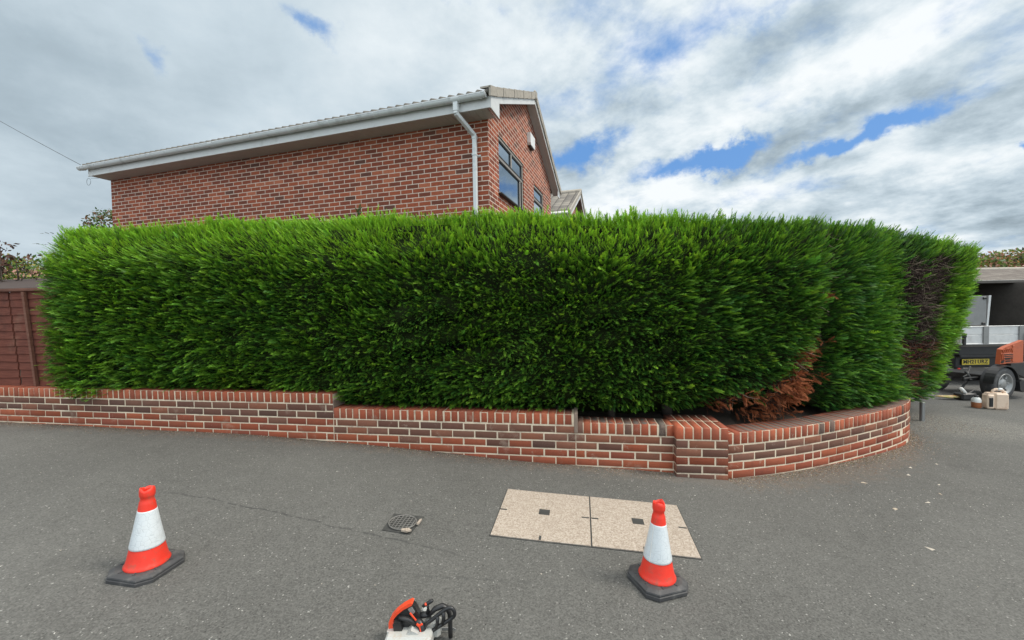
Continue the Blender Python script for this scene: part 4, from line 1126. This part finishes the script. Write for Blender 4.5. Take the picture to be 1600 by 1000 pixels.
# ------------------------------------------------------------------ traffic cones
def cone():
    r = empty('traffic_cone', label='x', cat='traffic cone')
    def octo(h, c): return [(-h+c, -h), (h-c, -h), (h, -h+c), (h, h-c), (h-c, h), (-h+c, h), (-h, h-c), (-h, -h+c)]
    b = MB(); R_ = [(.131, .046, 0), (.133, .048, .003), (.133, .048, .018), (.128, .046, .021), (.128, .046, .026), (.131, .048, .028), (.129, .047, .034), (.113, .040, .041), (.108, .038, .043)]
    V = [(x, y, z) for (h, c, z) in R_ for (x, y) in octo(h, c)]
    Fc = [tuple(range(8))[::-1], tuple(range((len(R_)-1)*8, len(R_)*8))]
    for i in range(len(R_)-1):
        for k in range(8): Fc.append((i*8+k, i*8+(k+1) % 8, i*8+8+(k+1) % 8, i*8+8+k))
    b.add(V, Fc)
    for k in range(8):
        a = k*math.pi/4+.39; b.box((0, 0, 0), (.022, .007, .006), Matrix.Translation((math.cos(a)*.106, math.sin(a)*.106, .044)) @ Matrix.Rotation(a, 4, 'Z'), .001)
    b.build('base', M_rubber, r)
    prof = [(.088, .040), (.0965, .042), (.0975, .047), (.0915, .056), (.0870, .068), (.0800, .100), (.0700, .150), (.0540, .240), (.0400, .325), (.0350, .360), (.0338, .368), (.0305, .376), (.0290, .386), (.0292, .394), (.0325, .401), (.0335, .412), (.0325, .428), (.0305, .440), (.0255, .443), (.0235, .425), (.0225, .38), (.03, .30)]
    def wob(i, th, p):
        if i >= 15 and i <= 18:
            k = (i-14)/4.; p[2] += k*(.005*math.sin(2*th+.6)+.0035*math.sin(3*th+1)+.002*math.sin(7*th)); p[0] *= 1-.06*k*(math.cos(2*th)); p[1] *= 1+.05*k
            if 2.6 < th < 3.1: p[2] -= .006*k
        return p
    m = MB(); m.lathe(prof, 44, wob=wob); m.build('body', M_orange, r)
    s = MB(); s.lathe([(.0725, .140), (.0742, .141), (.0735, .150), (.0590, .225), (.0420, .322), (.0410, .328), (.0390, .329)], 44)
    so_ = s.build('reflective_sleeve', M_sleeve, r)
    sm = MB(); sm.box((0, 0, 0), (.002, .004, .188), Matrix.Rotation(math.radians(200), 4, 'Z') @ Matrix.Translation((.0590, 0, .235)) @ Matrix.Rotation(-.170, 4, 'Y')); sm.build('sleeve_seam', M_white, so_)
    return r
c1 = cone(); c1['group'] = 'traffic cones'; c1['label'] = 'orange and white traffic cone standing alone on bare asphalt at the left'
c1.location = (-1.955, 2.115, gf(-1.955)+.002); c1.rotation_euler = (0, math.atan(-(gf(-1.85)-gf(-2.05))/.2), math.radians(-8))
c2 = c1.copy(); COL.objects.link(c2)
for ch in list(c1.children):
    d = ch.copy(); COL.objects.link(d); d.parent = c2
    for gch in ch.children: e = gch.copy(); COL.objects.link(e); e.parent = d
c2['label'] = 'orange and white traffic cone standing beside the pale concrete cover'
c2.location = (.762, 2.155, gf(.762)+.002); c2.rotation_euler = (0, math.atan(-(gf(.86)-gf(.66))/.2), math.radians(18))

# ------------------------------------------------------------------ access covers and drain cover
def lay(name, corners, m, parent, th=.006, z=.0, nx=10, ny=10, loc=(0, 0, 0)):
    a, b, c, d = [np.array(p, float) for p in corners]; V = []
    for j in range(ny+1):
        for i in range(nx+1):
            u, v = i/nx, j/ny; p = (a*(1-u)+b*u)*(1-v)+(d*(1-u)+c*u)*v; V.append((p[0]-loc[0], p[1]-loc[1], gf(p[0])+.006*math.sin(p[0]*2.3+p[1]*1.1)*math.sin(p[1]*1.9-p[0]*.7)+z+th-loc[2]))
    n = len(V); Fc = [(j*(nx+1)+i, j*(nx+1)+i+1, (j+1)*(nx+1)+i+1, (j+1)*(nx+1)+i) for j in range(ny) for i in range(nx)]
    ring = [i for i in range(nx+1)]+[j*(nx+1)+nx for j in range(1, ny+1)]+[ny*(nx+1)+i for i in range(nx-1, -1, -1)]+[j*(nx+1) for j in range(ny-1, 0, -1)]
    for k in ring: V.append((V[k][0], V[k][1], V[k][2]-th-.02))
    for k in range(len(ring)): Fc.append((ring[k], ring[(k+1) % len(ring)], n+(k+1) % len(ring), n+k))
    return mesh_obj(name, np.array(V), Fc, m, parent)
A_, B_, C_, D_, E_, F_ = [np.array(p) for p in ((-.058, 3.235), (.583, 3.130), (1.223, 3.020), (1.103, 2.361), (.470, 2.465), (-.166, 2.568))]
def inset(cs, d):
    c = sum(cs)/4; return [p+(c-p)/np.linalg.norm(c-p)*d for p in cs]
for nm, cs, lab, holes in (('l', [F_, E_, B_, A_], 'pale speckled concrete access cover nearer the small iron drain cover', 0), ('r', [E_, D_, C_, B_], 'pale speckled concrete access cover partly behind the traffic cone', 1)):
    cen = sum(cs)/4; e = empty('access_cover', (cen[0], cen[1], gf(cen[0])), label=lab, cat='access cover', group='concrete access covers'); L_ = e.location
    lay('frame', inset(cs, -.004), M_iron, e, .003, .0005, loc=L_)
    lay('slab', inset(cs, .007), M_slab, e, .007, .0005, loc=L_)
    ux = (cs[1]-cs[0])/np.linalg.norm(cs[1]-cs[0]); uy = (cs[3]-cs[0])/np.linalg.norm(cs[3]-cs[0])
    def pl(c, w, h, name='lifting_plate', m=M_iron, z=.0045): lay(name, [c-ux*w-uy*h, c+ux*w-uy*h, c+ux*w+uy*h, c-ux*w+uy*h], m, e, .006, z, 2, 2, loc=L_)
    pl(cen+uy*.02+ux*(.0 if holes else .0), .038, .036)
    pl((cs[0]+cs[3])/2+ux*.03, .024, .006, 'key_slot'); pl((cs[1]+cs[2])/2-ux*.035, .026, .006, 'key_slot')
    pl((cs[0]+cs[1])/2+uy*.03, .007, .022, 'key_slot')
dr = empty('drain_cover', (-.75, 2.668, gf(-.75)), label='small square iron drain cover with round grid lid set in the asphalt', cat='drain cover')
cs = [np.array(p) for p in ((-.862, 2.578), (-.672, 2.545), (-.628, 2.765), (-.842, 2.787))]
lay('frame', cs, M_iron, dr, .004, .0, 6, 6, loc=dr.location)
sl_ang = (gf(-.7)-gf(-.8))/.1
g_ = MB(); xf = Matrix.Translation((.0, .0, .010)) @ Matrix.Rotation(-math.atan(sl_ang), 4, 'Y')
ring = [(.088*math.cos(a), .088*math.sin(a), 0) for a in np.linspace(0, 2*math.pi, 40, endpoint=False)]
g_.tube(ring, .0022, 5, closed=True, xf=xf); g_.tube([(x*1.045, y*1.045, 0) for x, y, z in ring], .0014, 5, closed=True, xf=xf)
for k in range(-3, 4):
    w_ = k*.024; hl = math.sqrt(.086**2-w_**2); g_.box((w_, 0, 0), (.0035, 2*hl, .003), xf @ Matrix.Rotation(-.12, 4, 'Z')); g_.box((0, w_, 0), (2*hl, .0035, .0026), xf @ Matrix.Rotation(-.12, 4, 'Z'))
g_.build('grid', M_ironlt, dr)
p_ = MB(); p_.prism([(.02, -.118), (.058, -.126), (.085, -.108), (.06, -.088), (.02, -.100)], .001, .012, 'xy', xf); p_.build('mortar_lump', M_slab, dr); p_ = MB(); p_.prism([(.098, -.03), (.112, -.035), (.122, .03), (.108, .025)], .001, .011, 'xy', xf); p_.build('mortar_lump', M_slab, dr)

# ------------------------------------------------------------------ saw in the foreground
sw = empty('chainsaw', (-.405, 1.735, gf(-.4)+.004), label='white and orange chainsaw with black handle lying at the bottom edge', cat='chainsaw')
b = MB(); b.box((-.055, -.02, .035), (.195, .11, .07), ch=.010)
b.prism([(-.150, .0), (-.153, .070), (-.128, .064), (-.09, .050), (-.05, .060), (-.05, 0)], -.035, .01, 'xz')
b.prism([(-.085, .050), (-.045, .090), (-.015, .075), (-.005, .04), (-.005, .02), (-.085, .02)], -.055, .0, 'xz'); bo = b.build('body', M_sawwh, sw)
b = MB(); b.box((.035, .02, .045), (.07, .05, .09), None, .014); b.box((.0, .035, .115), (.035, .03, .03), ch=.01); b.build('crankcase', M_sawwh, sw)
b = MB()
arc = [(-.151, .066), (-.150, .098), (-.140, .120), (-.118, .146), (-.088, .170), (-.052, .190), (-.044, .186)]
inn = [(-.048, .177), (-.084, .158), (-.112, .134), (-.130, .110), (-.127, .085), (-.122, .058)]
b.prism(arc+inn, -.018, .014, 'xz'); b.build('rear_cover', M_sawor, sw)
b = MB(); b.prism([(-.122, .058), (-.129, .108), (-.112, .134), (-.084, .158), (-.048, .177), (-.036, .168), (-.018, .128), (-.012, .100), (-.030, .088), (-.060, .075), (-.095, .052), (-.108, .048)], -.012, .016, 'xz')
b.prism([(-.128, .100), (-.122, .112), (-.096, .108), (-.088, .070), (-.104, .048), (-.122, .055)], -.034, -.010, 'xz')
b.tube([(-.105, -.014, .120), (-.06, -.018, .112), (-.03, -.02, .090)], [.012, .012, .012], 8)
cv = b.build('filter_housing', M_black, sw)
b = MB(); b.prism([(-.066, .160), (-.048, .168), (-.036, .145), (-.048, .132)], -.018, -.010, 'xz'); b.build('label_panel', M_aludull, cv)
b = MB(); b.box((0, 0, 0), (.006, .006, .044), Matrix.Translation((-.042, -.024, .130)) @ Matrix.Rotation(-.62, 4, 'Y'), .001); b.prism([(-.026, .103), (-.014, .092), (.002, .103), (-.003, .107), (-.013, .100), (-.022, .108)], -.040, -.033, 'xz')
b.box((0, 0, 0), (.005, .006, .024), Matrix.Translation((-.009, -.037, .080)) @ Matrix.Rotation(-.22, 4, 'Y'), .001); b.build('choke_lever', M_sawor, sw)
b = MB()
b.tube([(-.035, -.01, .105), (-.018, -.018, .098), (-.006, -.022, .075), (.0, -.025, .045), (.0, -.025, 0)], [.013, .016, .018, .018, .018], 10); b.build('grip', M_black, sw)
b = MB(); b.box((0, 0, 0), (.005, .004, .040), Matrix.Translation((.006, -.046, .052)) @ Matrix.Rotation(.12, 4, 'Y'), .001); b.build('grip_stripe', M_can, sw)
b = MB(); b.tube([(-.004, .0, .158), (.006, .0, .166), (.034, .0, .184), (.040, 0, .188)], [.006, .0085, .0085, .006], 8); b.tube([(.016, .0, .172), (.019, .0, .150), (.014, .01, .110)], [.008, .0055, .011], 8); b.tube([(-.02, .005, .112), (.03, .012, .110)], .013, 8); sg = b.build('starter_handle', M_black, sw)
b = MB(); b.tube([(.008, -.006, .172), (.013, -.006, .1755)], .0062, 10); b.build('starter_badge', M_sawor, sg)
hb = MB()
lo = [(.012, .088), (.040, .112), (.075, .141), (.105, .163), (.122, .166), (.134, .152), (.136, .132), (.124, .117), (.090, .093), (.050, .066), (.012, .040), (.004, .060)]
P3 = [(x, -.02, z) for x, z in lo]
def smoothloop(P, k=4):
    P = [Vector(p) for p in P]; out = []
    n = len(P)
    for i in range(n):
        a, b_, c, d = P[i-1], P[i], P[(i+1) % n], P[(i+2) % n]
        for j in range(k):
            u = j/k; out.append(.5*((2*b_)+(-a+c)*u+(2*a-5*b_+4*c-d)*u*u+(-a+3*b_-3*c+d)*u**3))
    return out
hb.tube(smoothloop(P3), .0085, 10, closed=True)
for (x0, z0, x1, z1) in ((.058, .072, .062, .130), (.086, .090, .088, .150)): hb.tube([(x0, -.02, z0), ((x0+x1)/2+.002, -.02, (z0+z1)/2), (x1, -.02, z1)], [.0095, .0075, .0095], 8)
hb.tube([(.024, .0, .118), (.048, .005, .142), (.078, .01, .152), (.100, .01, .140), (.110, .01, .115), (.112, .01, .06), (.112, .01, .0)], [.009, .012, .013, .012, .010, .010, .010], 9)
hb.build('hand_guard', M_black, sw)
b = MB(); b.lathe([(0, 0), (.016, 0), (.018, .005), (.012, .008), (0, .009)], 20, Matrix.Translation((-.032, -.074, .045)) @ Matrix.Rotation(math.pi/2, 4, 'X')); b.build('filler_cap', M_black, sw)
for k in range(3): b = MB(); b.box((0, 0, 0), (.024, .003, .004), Matrix.Translation((-.125+k*.004, -.0365, .048-k*.011)) @ Matrix.Rotation(.7, 4, 'Y')); b.build('vent_slot', M_black, bo)
b = MB(); b.prism([(-.13, .0), (-.12, .014), (.12, .014), (.13, .007), (.13, 0)], .045, .049, 'xz'); b.build('bar', M_aludull, sw)

sw.scale = (1, 1, .93)
# ------------------------------------------------------------------ fuel can, bottle and second saw by the driveway
def gz(x): return gf(x)
fc = empty('fuel_can', (7.30, 6.12, gz(7.30)), math.radians(-16), label='dirty cream plastic fuel can with moulded handle on the driveway', cat='fuel can')
fc.scale = (.80, .85, 1)
b = MB(); b.box((.06, 0, .125), (.205, .15, .25), ch=.022); b.box((-.10, 0, .115), (.115, .14, .22), ch=.018); b.prism([(-.15, .21), (-.12, .245), (-.02, .25), (.0, .235), (.0, .2), (-.15, .19)], -.05, .05, 'xz'); bd_ = b.build('body', M_can, fc)
b = MB(); b.tube([(-.055, 0, .235), (-.04, 0, .275), (.0, 0, .298), (.06, 0, .30), (.11, 0, .285), (.125, 0, .245)], [.022, .02, .019, .019, .02, .024], 10); b.build('handle', M_can, fc)
b = MB(); b.tube([(.03, 0, .298), (.10, 0, .302)], .020, 10); b.build('handle_top', M_white, bd_)
b = MB(); b.lathe([(.0, 0), (.024, 0), (.026, .02), (.02, .03), (0, .031)], 16, Matrix.Translation((.13, 0, .245))); b.build('cap', M_can, fc)
b = MB(); b.box((-.105, -.072, .11), (.06, .012, .14), ch=.006); b.box((-.11, -.076, .13), (.03, .01, .08), ch=.003); b.build('tool_holder', M_black, fc)
bt = empty('oil_bottle', (7.11, 6.20, gz(7.11)), label='small white bottle with amber oil and black cap left of the fuel can', cat='bottle')
b = MB(); b.lathe([(0, 0), (.052, 0), (.056, .008), (.056, .075), (.056, .085)], 20); b.build('oil_level', simple('amber_oil', (.34, .12, .05), .3, var=.1), bt)
b = MB(); b.lathe([(.056, .085), (.056, .120), (.045, .145), (.028, .160), (.026, .166), (0, .168)], 20); b.build('body', M_white, bt)
b = MB(); b.lathe([(.026, .162), (.030, .165), (.030, .184), (.026, .188), (0, .189)], 16); b.build('cap', M_black, bt)
s2 = empty('small_saw', (7.55, 6.75, gz(7.5)), label='saw with patterned blade cover lying behind the fuel can', cat='chainsaw')
b = MB(); b.box((.0, 0, .06), (.26, .16, .12), ch=.02); b.build('body', M_black, s2)
b = MB(); b.tube([(-.13, -.05, .20), (-.06, -.05, .12)], [.026, .03], 10); b.build('handle_end', M_white, s2)
b = MB(); b.tube([(-.06, -.05, .13), (-.03, -.04, .08), (.10, -.04, .16)], .02, 8); b.build('handle', M_black, s2)
def scab():
    m = bpy.data.materials.new('patterned_cover'); m.use_nodes = True; t = T(m.node_tree); c = t.coord('Object'); n = t.voro(c, 26, 'Color')
    vc = t.n('ShaderNodeTexVoronoi'); t.l(c, vc.inputs['Vector']); vc.inputs['Scale'].default_value = 30; s = t.n('ShaderNodeSeparateColor'); t.l(vc.outputs['Color'], s.inputs[0])
    cc = t.ramp(N(t.nt, s.outputs[0]), [(0, (.45, .12, .03)), (.4, (.42, .30, .10)), (.6, (.22, .27, .07)), (.8, (.5, .34, .2))]); t.out(t.bsdf(cc, .5)); return m
b = MB(); b.prism([(-.47, .040), (-.36, .052), (-.12, .05), (-.12, -.02), (-.30, -.035)], .045, .058, 'xy'); b.build('blade_cover', scab(), s2)
bpy.data.objects['blade_cover'].rotation_euler = (math.radians(12), 0, 0)

# ------------------------------------------------------------------ chipper on its wheel
cx0, cy0 = 8.14, 6.70
ch_ = empty('wood_chipper', (cx0, cy0, gz(cx0)), math.radians(13), label='orange wood chipper with black mudguard parked behind the fuel can', cat='wood chipper')
WHR = .275
b = MB(); b.lathe([(.165, -.085), (.215, -.092), (.262, -.085), (.275, -.05), (.275, .05), (.262, .085), (.215, .092), (.165, .085)], 40, Matrix.Translation((.0, .08, WHR)) @ Matrix.Rotation(math.pi/2, 4, 'X')); wo_ = b.build('wheel', M_rubber, ch_)
b = MB(); XR = Matrix.Translation((.0, .015, WHR)) @ Matrix.Rotation(math.pi/2, 4, 'X')
b.lathe([(.168, .02), (.172, .035), (.160, .034), (.150, .0), (.120, -.02), (.085, -.01), (.070, .01), (.030, .014), (0, .016)], 32, XR)
for k in range(6):
    a = k*math.pi/3; b.box((0, 0, 0), (.05, .022, .03), XR @ Matrix.Rotation(a, 4, 'Z') @ Matrix.Translation((.112, 0, .0)), .004)
b.build('rim', M_rim, wo_)
b = MB(); r0, r1 = .292, .312
arc = [(r1*math.cos(a), WHR+r1*math.sin(a)) for a in np.linspace(math.pi*.98, math.pi*.06, 16)]; ina = [(r0*math.cos(a), WHR+r0*math.sin(a)) for a in np.linspace(math.pi*.06, math.pi*.98, 16)]
b.prism(arc+ina, -.03, .10, 'xz'); b.prism([(.31, WHR+.02), (.345, WHR+.06), (.52, WHR+.0), (.52, WHR-.12), (.40, WHR-.16), (.33, WHR-.12)], -.03, .10, 'xz')
b.prism([(.1, WHR+.30), (.30, WHR+.14), (.52, WHR+.06), (.9, WHR+.06), (.9, WHR+.33), (.1, WHR+.335)], -.025, .10, 'xz')
b.build('mudguard', M_black, ch_)
b = MB(); bz = WHR+.335
b.prism([(-.055, bz-.01), (-.02, bz+.235), (.10, bz+.28), (.50, bz+.37), (.50, bz-.01)], .03, .09, 'xz'); hs = b.build('engine_cover', M_chip, ch_)
b = MB()
for k in range(6): b.box((0, 0, 0), (.018, .012, .065), Matrix.Translation((.005+k*.042, .024, bz+.205+k*.004)) @ Matrix.Rotation(-.5, 4, 'Y'), .003)
for k in range(3): b.box((.125, .024, bz+.160-k*.030), (.22, .014, .015), ch=.004)
for k in range(2): b.box((0, 0, 0), (.016, .012, .12), Matrix.Translation((-.02+k*.034, .024, bz+.11)) @ Matrix.Rotation(-.25, 4, 'Y'), .003)
b.box((.25, .026, bz+.16), (.05, .016, .28), ch=.005); b.box((.09, .027, bz+.25), (.03, .01, .01)); b.build('vent_grille', M_chip, hs)
b = MB()
for k in range(3): b.box((.125, .0185, bz+.145-k*.030), (.21, .004, .010))  # dark strips stand in for shade between slats; small bars below suggest lettering
for k in range(2): b.box((0, 0, 0), (.020, .004, .06), Matrix.Translation((-.015+k*.036, .0245, bz+.035)) @ Matrix.Rotation(.6, 4, 'Y'))
xx = .0
for row, (z, xs_, n_) in enumerate(((bz+.068, .06, 7), (bz+.035, .075, 6))):
    x_ = xs_
    for k in range(n_):
        wv = random.uniform(.010, .020); b.box((x_+wv/2, .0275, z), (wv, .004, .022 if row else .014)); x_ += wv+.005
b.build('shadow_gaps_lettering', M_framedark, hs)
b = MB(); b.box((.35, .45, WHR+.08), (1.0, .6, .10), ch=.01); b.box((-.25, .25, WHR+.06), (.5, .05, .06), ch=.01); b.tube([(-.35, .3, WHR+.18), (-.22, .28, WHR+.02), (-.42, .2, WHR+.06)], .02, 6)
b.tube([(-.15, .35, WHR+.25), (-.30, .3, WHR+.12), (-.50, .25, WHR+.1)], .014, 6); b.tube([(-.5, .3, .1), (-.2, .35, .3), (-.1, .4, .4)], .018, 6); b.build('chassis', M_blackm, ch_)
b = MB(); b.lathe([(.16, -.08), (.262, -.085), (.275, -.05), (.275, .05), (.262, .085), (.16, .08)], 28, Matrix.Translation((.0, .92, WHR)) @ Matrix.Rotation(math.pi/2, 4, 'X')); b.build('wheel', M_rubber, ch_)
b = MB(); b.box((-.40, .36, WHR+.22), (.05, .02, .02), ch=.002); b.build('tail_lamp', simple('lamp_red', (.5, .03, .02), .3), ch_)

# ------------------------------------------------------------------ tipper truck, seen from behind
tx, ty = 9.85, 7.95; tg_ = gz(9.6)
tk = empty('tipper_truck', (tx, ty, tg_), 0, label='white and black tipper truck with tall open dark body parked beyond the hedge', cat='truck')
def tb(c, d, ch=.008): b = MB(); b.box(c, d, ch=ch); return b
b = MB()
X0 = -1.05
b.box((0, .02, .915), (2.1, .03, .175), ch=.004); b.box((0, .02, 1.085), (2.1, .03, .155), ch=.004); b.box((0, .022, 1.0), (2.1, .012, .012)); b.box((0, .015, .825), (2.12, .05, .02), ch=.003); b.box((0, .015, 1.168), (2.12, .05, .016), ch=.003)
tb_ = b.build('tailboard', M_alu, tk)
for x in (-.58, .12, .8): b = MB(); b.box((x, -.006, 1.0), (.105, .02, .35), ch=.004); b.build('tailboard_post', M_aludull, tb_)
b = MB(); b.box((X0+.04, -.005, .92), (.05, .05, .22), ch=.006); b.box((X0+.04, -.03, 1.0), (.04, .03, .08), ch=.006); b.build('latch', M_blackm, tk)
b = MB(); b.box((.19, -.03, .92), (.05, .05, .22), ch=.006); b.build('latch', M_blackm, tk)
for x in (X0+.015, 1.035):
    b = MB(); b.box((x, 1.6, 1.0), (.03, 3.1, .36), ch=.004); b.build('dropside', M_alu, tk)
b = MB(); b.box((0, 1.6, .80), (2.1, 3.2, .06)); b.build('floor', M_boxdark, tk)
b = MB(); b.box((0, 3.1, 1.42), (2.08, .05, 1.3)); b.box((1.03, 1.6, 1.55), (.04, 3.0, 1.0)); b.box((X0+.05, 1.7, 1.55), (.04, 2.8, 1.0)); b.box((0, 2.0, 2.06), (2.1, 2.3, .03))
b.box((.0, .35, 2.055), (2.1, .05, .05)); b.build('body_box', M_boxdark, tk)
dr_ = Matrix.Translation((-.50, .06, 0)) @ Matrix.Rotation(math.radians(-14), 4, 'Z')
b = MB(); b.box((-.30, 0, 1.475), (.58, .02, .58), dr_, .003); do = b.build('side_gate', M_aludull, tk)
b = MB(); b.prism([(-.012, 1.17), (.018, 1.17), (.055, 1.775), (.018, 1.775)], -.02, .015, 'xz', dr_); b.build('gate_edge', M_alu, do)
b = MB(); b.box((-.05, -.02, 1.72), (.045, .03, .04), dr_, .006); b.build('gate_hinge', M_blackm, do)
b = MB(); b.box((-.06, -.02, 1.22), (.05, .03, .05), dr_, .006); b.build('gate_hinge', M_blackm, do)
b = MB(); b.box((0, .10, .70), (2.08, .10, .20), ch=.01); b.box((0, .3, .46), (2.02, .3, .30), ch=.02); b.box((0, .05, .32), (2.0, .08, .07), ch=.015); b.box((0, .06, .58), (2.04, .04, .05), ch=.006); b.box((0, 1.7, .55), (.9, 3, .2), ch=.02); b.build('chassis', M_blackm, tk)
b = MB(); b.box((-.84, .005, .325), (.10, .012, .03), ch=.003); b.build('bumper_step', M_aludull, tk)
npx = -.62
b = MB(); b.box((npx, .138, .43), (.54, .012, .115), ch=.004)
np_ = MB(); np_.box((npx, .128, .455), (.545, .010, .118), ch=.003); npo = np_.build('number_plate', M_yellow, tk)
npo.location = (0, 0, 0)
def text(body, size, loc, rot, m, parent, name):
    c = bpy.data.curves.new(name, 'FONT'); c.body = body; c.size = size; c.align_x = 'CENTER'; c.align_y = 'CENTER'; c.extrude = .0015; c.offset = .0022; c.materials.append(m); c.space_character = 1.05; c.resolution_u = 3
    o = bpy.data.objects.new(name, c); COL.objects.link(o); bpy.context.view_layer.update()
    me = bpy.data.meshes.new_from_object(o.evaluated_get(bpy.context.evaluated_depsgraph_get())); bpy.data.objects.remove(o)
    q = bpy.data.objects.new(name, me); COL.objects.link(q); q.parent = parent; q.location = loc; q.rotation_euler = rot; return q
text('MH21', .104, (npx-.118, .1215, .455), (math.pi/2, 0, 0), M_framedark, npo, 'plate_lettering')
text('URZ', .104, (npx+.138, .1215, .455), (math.pi/2, 0, 0), M_framedark, npo, 'plate_lettering')
for x in (-.68, .68):
    b = MB(); b.lathe([(.19, -.11), (.33, -.115), (.35, -.09), (.355, 0), (.35, .09), (.33, .115), (.19, .11), (.12, .06), (0, .05)], 32, Matrix.Translation((x, 1.0, .355)) @ Matrix.Rotation(math.pi/2, 4, 'Y')); b.build('wheel', M_rubber, tk)
b = MB(); b.box((0, 3.9, 1.35), (1.95, 1.3, 1.7), ch=.12); b.build('cab', M_white, tk)

# ------------------------------------------------------------------ debris
def debris(name, pos, size, cols, flat=.35, **k):
    n = len(pos); r = np.random.default_rng(5)
    d = r.normal(0, 1, (n, 3)); d[:, 2] *= flat; V = []; 
    base = np.array([(1, 0, 0), (-.4, .8, 0), (-.6, -.7, 0), (0, 0, .7)])
    an = r.uniform(0, 6.28, n); c, s_ = np.cos(an), np.sin(an); sx_ = size*r.uniform(.5, 1.6, n); sy_ = size*r.uniform(.3, 1., n)
    X = base[None, :, 0]*sx_[:, None]; Y = base[None, :, 1]*sy_[:, None]; Z = base[None, :, 2]*(size*r.uniform(.2, .8, n))[:, None]
    V = np.stack([pos[:, 0, None]+X*c[:, None]-Y*s_[:, None], pos[:, 1, None]+X*s_[:, None]+Y*c[:, None], pos[:, 2, None]+Z], -1).reshape(-1, 3)
    F_2 = (np.array([(0, 1, 3), (1, 2, 3), (2, 0, 3)])[None]+(np.arange(n)*4)[:, None, None]).reshape(-1, 3)
    cc = np.array(cols)[r.integers(0, len(cols), n)]*(1+r.normal(0, .15, (n, 1)))
    return mesh_obj(name, V, F_2, M_dead, colors=np.repeat(np.clip(cc, .01, 1), 4, 0), **k)
def gsurf(x, y): return g(x)+.006*np.sin(x*2.3+y*1.1)*np.sin(y*1.9-x*.7)+.001
r = np.random.default_rng(3)
x = r.uniform(-8, 1.45, 5200); y = WL(x)-r.exponential(.05, 5200)-.004
k = r.uniform(0, curve.L, 4200); q = curve.pos(k, r.exponential(.07, 4200)+.004, np.zeros(4200)); x = np.r_[x, q[:, 0]]; y = np.r_[y, q[:, 1]]
x2 = r.uniform(4.9, 6.0, 900); y2 = r.uniform(4.9, 5.9, 900); x = np.r_[x, x2]; y = np.r_[y, y2]
debris('wall_debris', np.stack([x, y, gsurf(x, y)], 1), .0065, [(.16, .08, .05), (.22, .12, .08), (.30, .24, .18), (.10, .07, .05), (.08, .09, .04), (.42, .36, .28)], kind='stuff')
x = np.r_[r.uniform(-5, 6, 420), r.normal(3.0, .8, 130), r.normal(1.0, .8, 80)]; y = np.r_[r.uniform(.9, 4.6, 420), r.normal(3.35, .28, 130), r.normal(3.3, .2, 80)]
ok = (y < WL(x)-.06) & ((x < 1.8) | (np.hypot(x-2.2, y-6.2) > 3.0)); x, y = x[ok], y[ok]
debris('pale_grit', np.stack([x, y, gsurf(x, y)], 1), .0055, [(.55, .52, .47), (.42, .38, .32), (.62, .60, .56)], kind='stuff')
x = np.array([3.0, 3.55, 3.62, 3.45, 2.85, 3.2, 3.75, 4.1, 2.6]); y = np.array([3.45, 3.62, 3.42, 3.25, 3.0, 3.1, 3.8, 3.9, 2.5])
debris('pale_bark_chips', np.stack([x, y, gsurf(x, y)], 1), .022, [(.5, .42, .33), (.62, .56, .48)], kind='stuff')
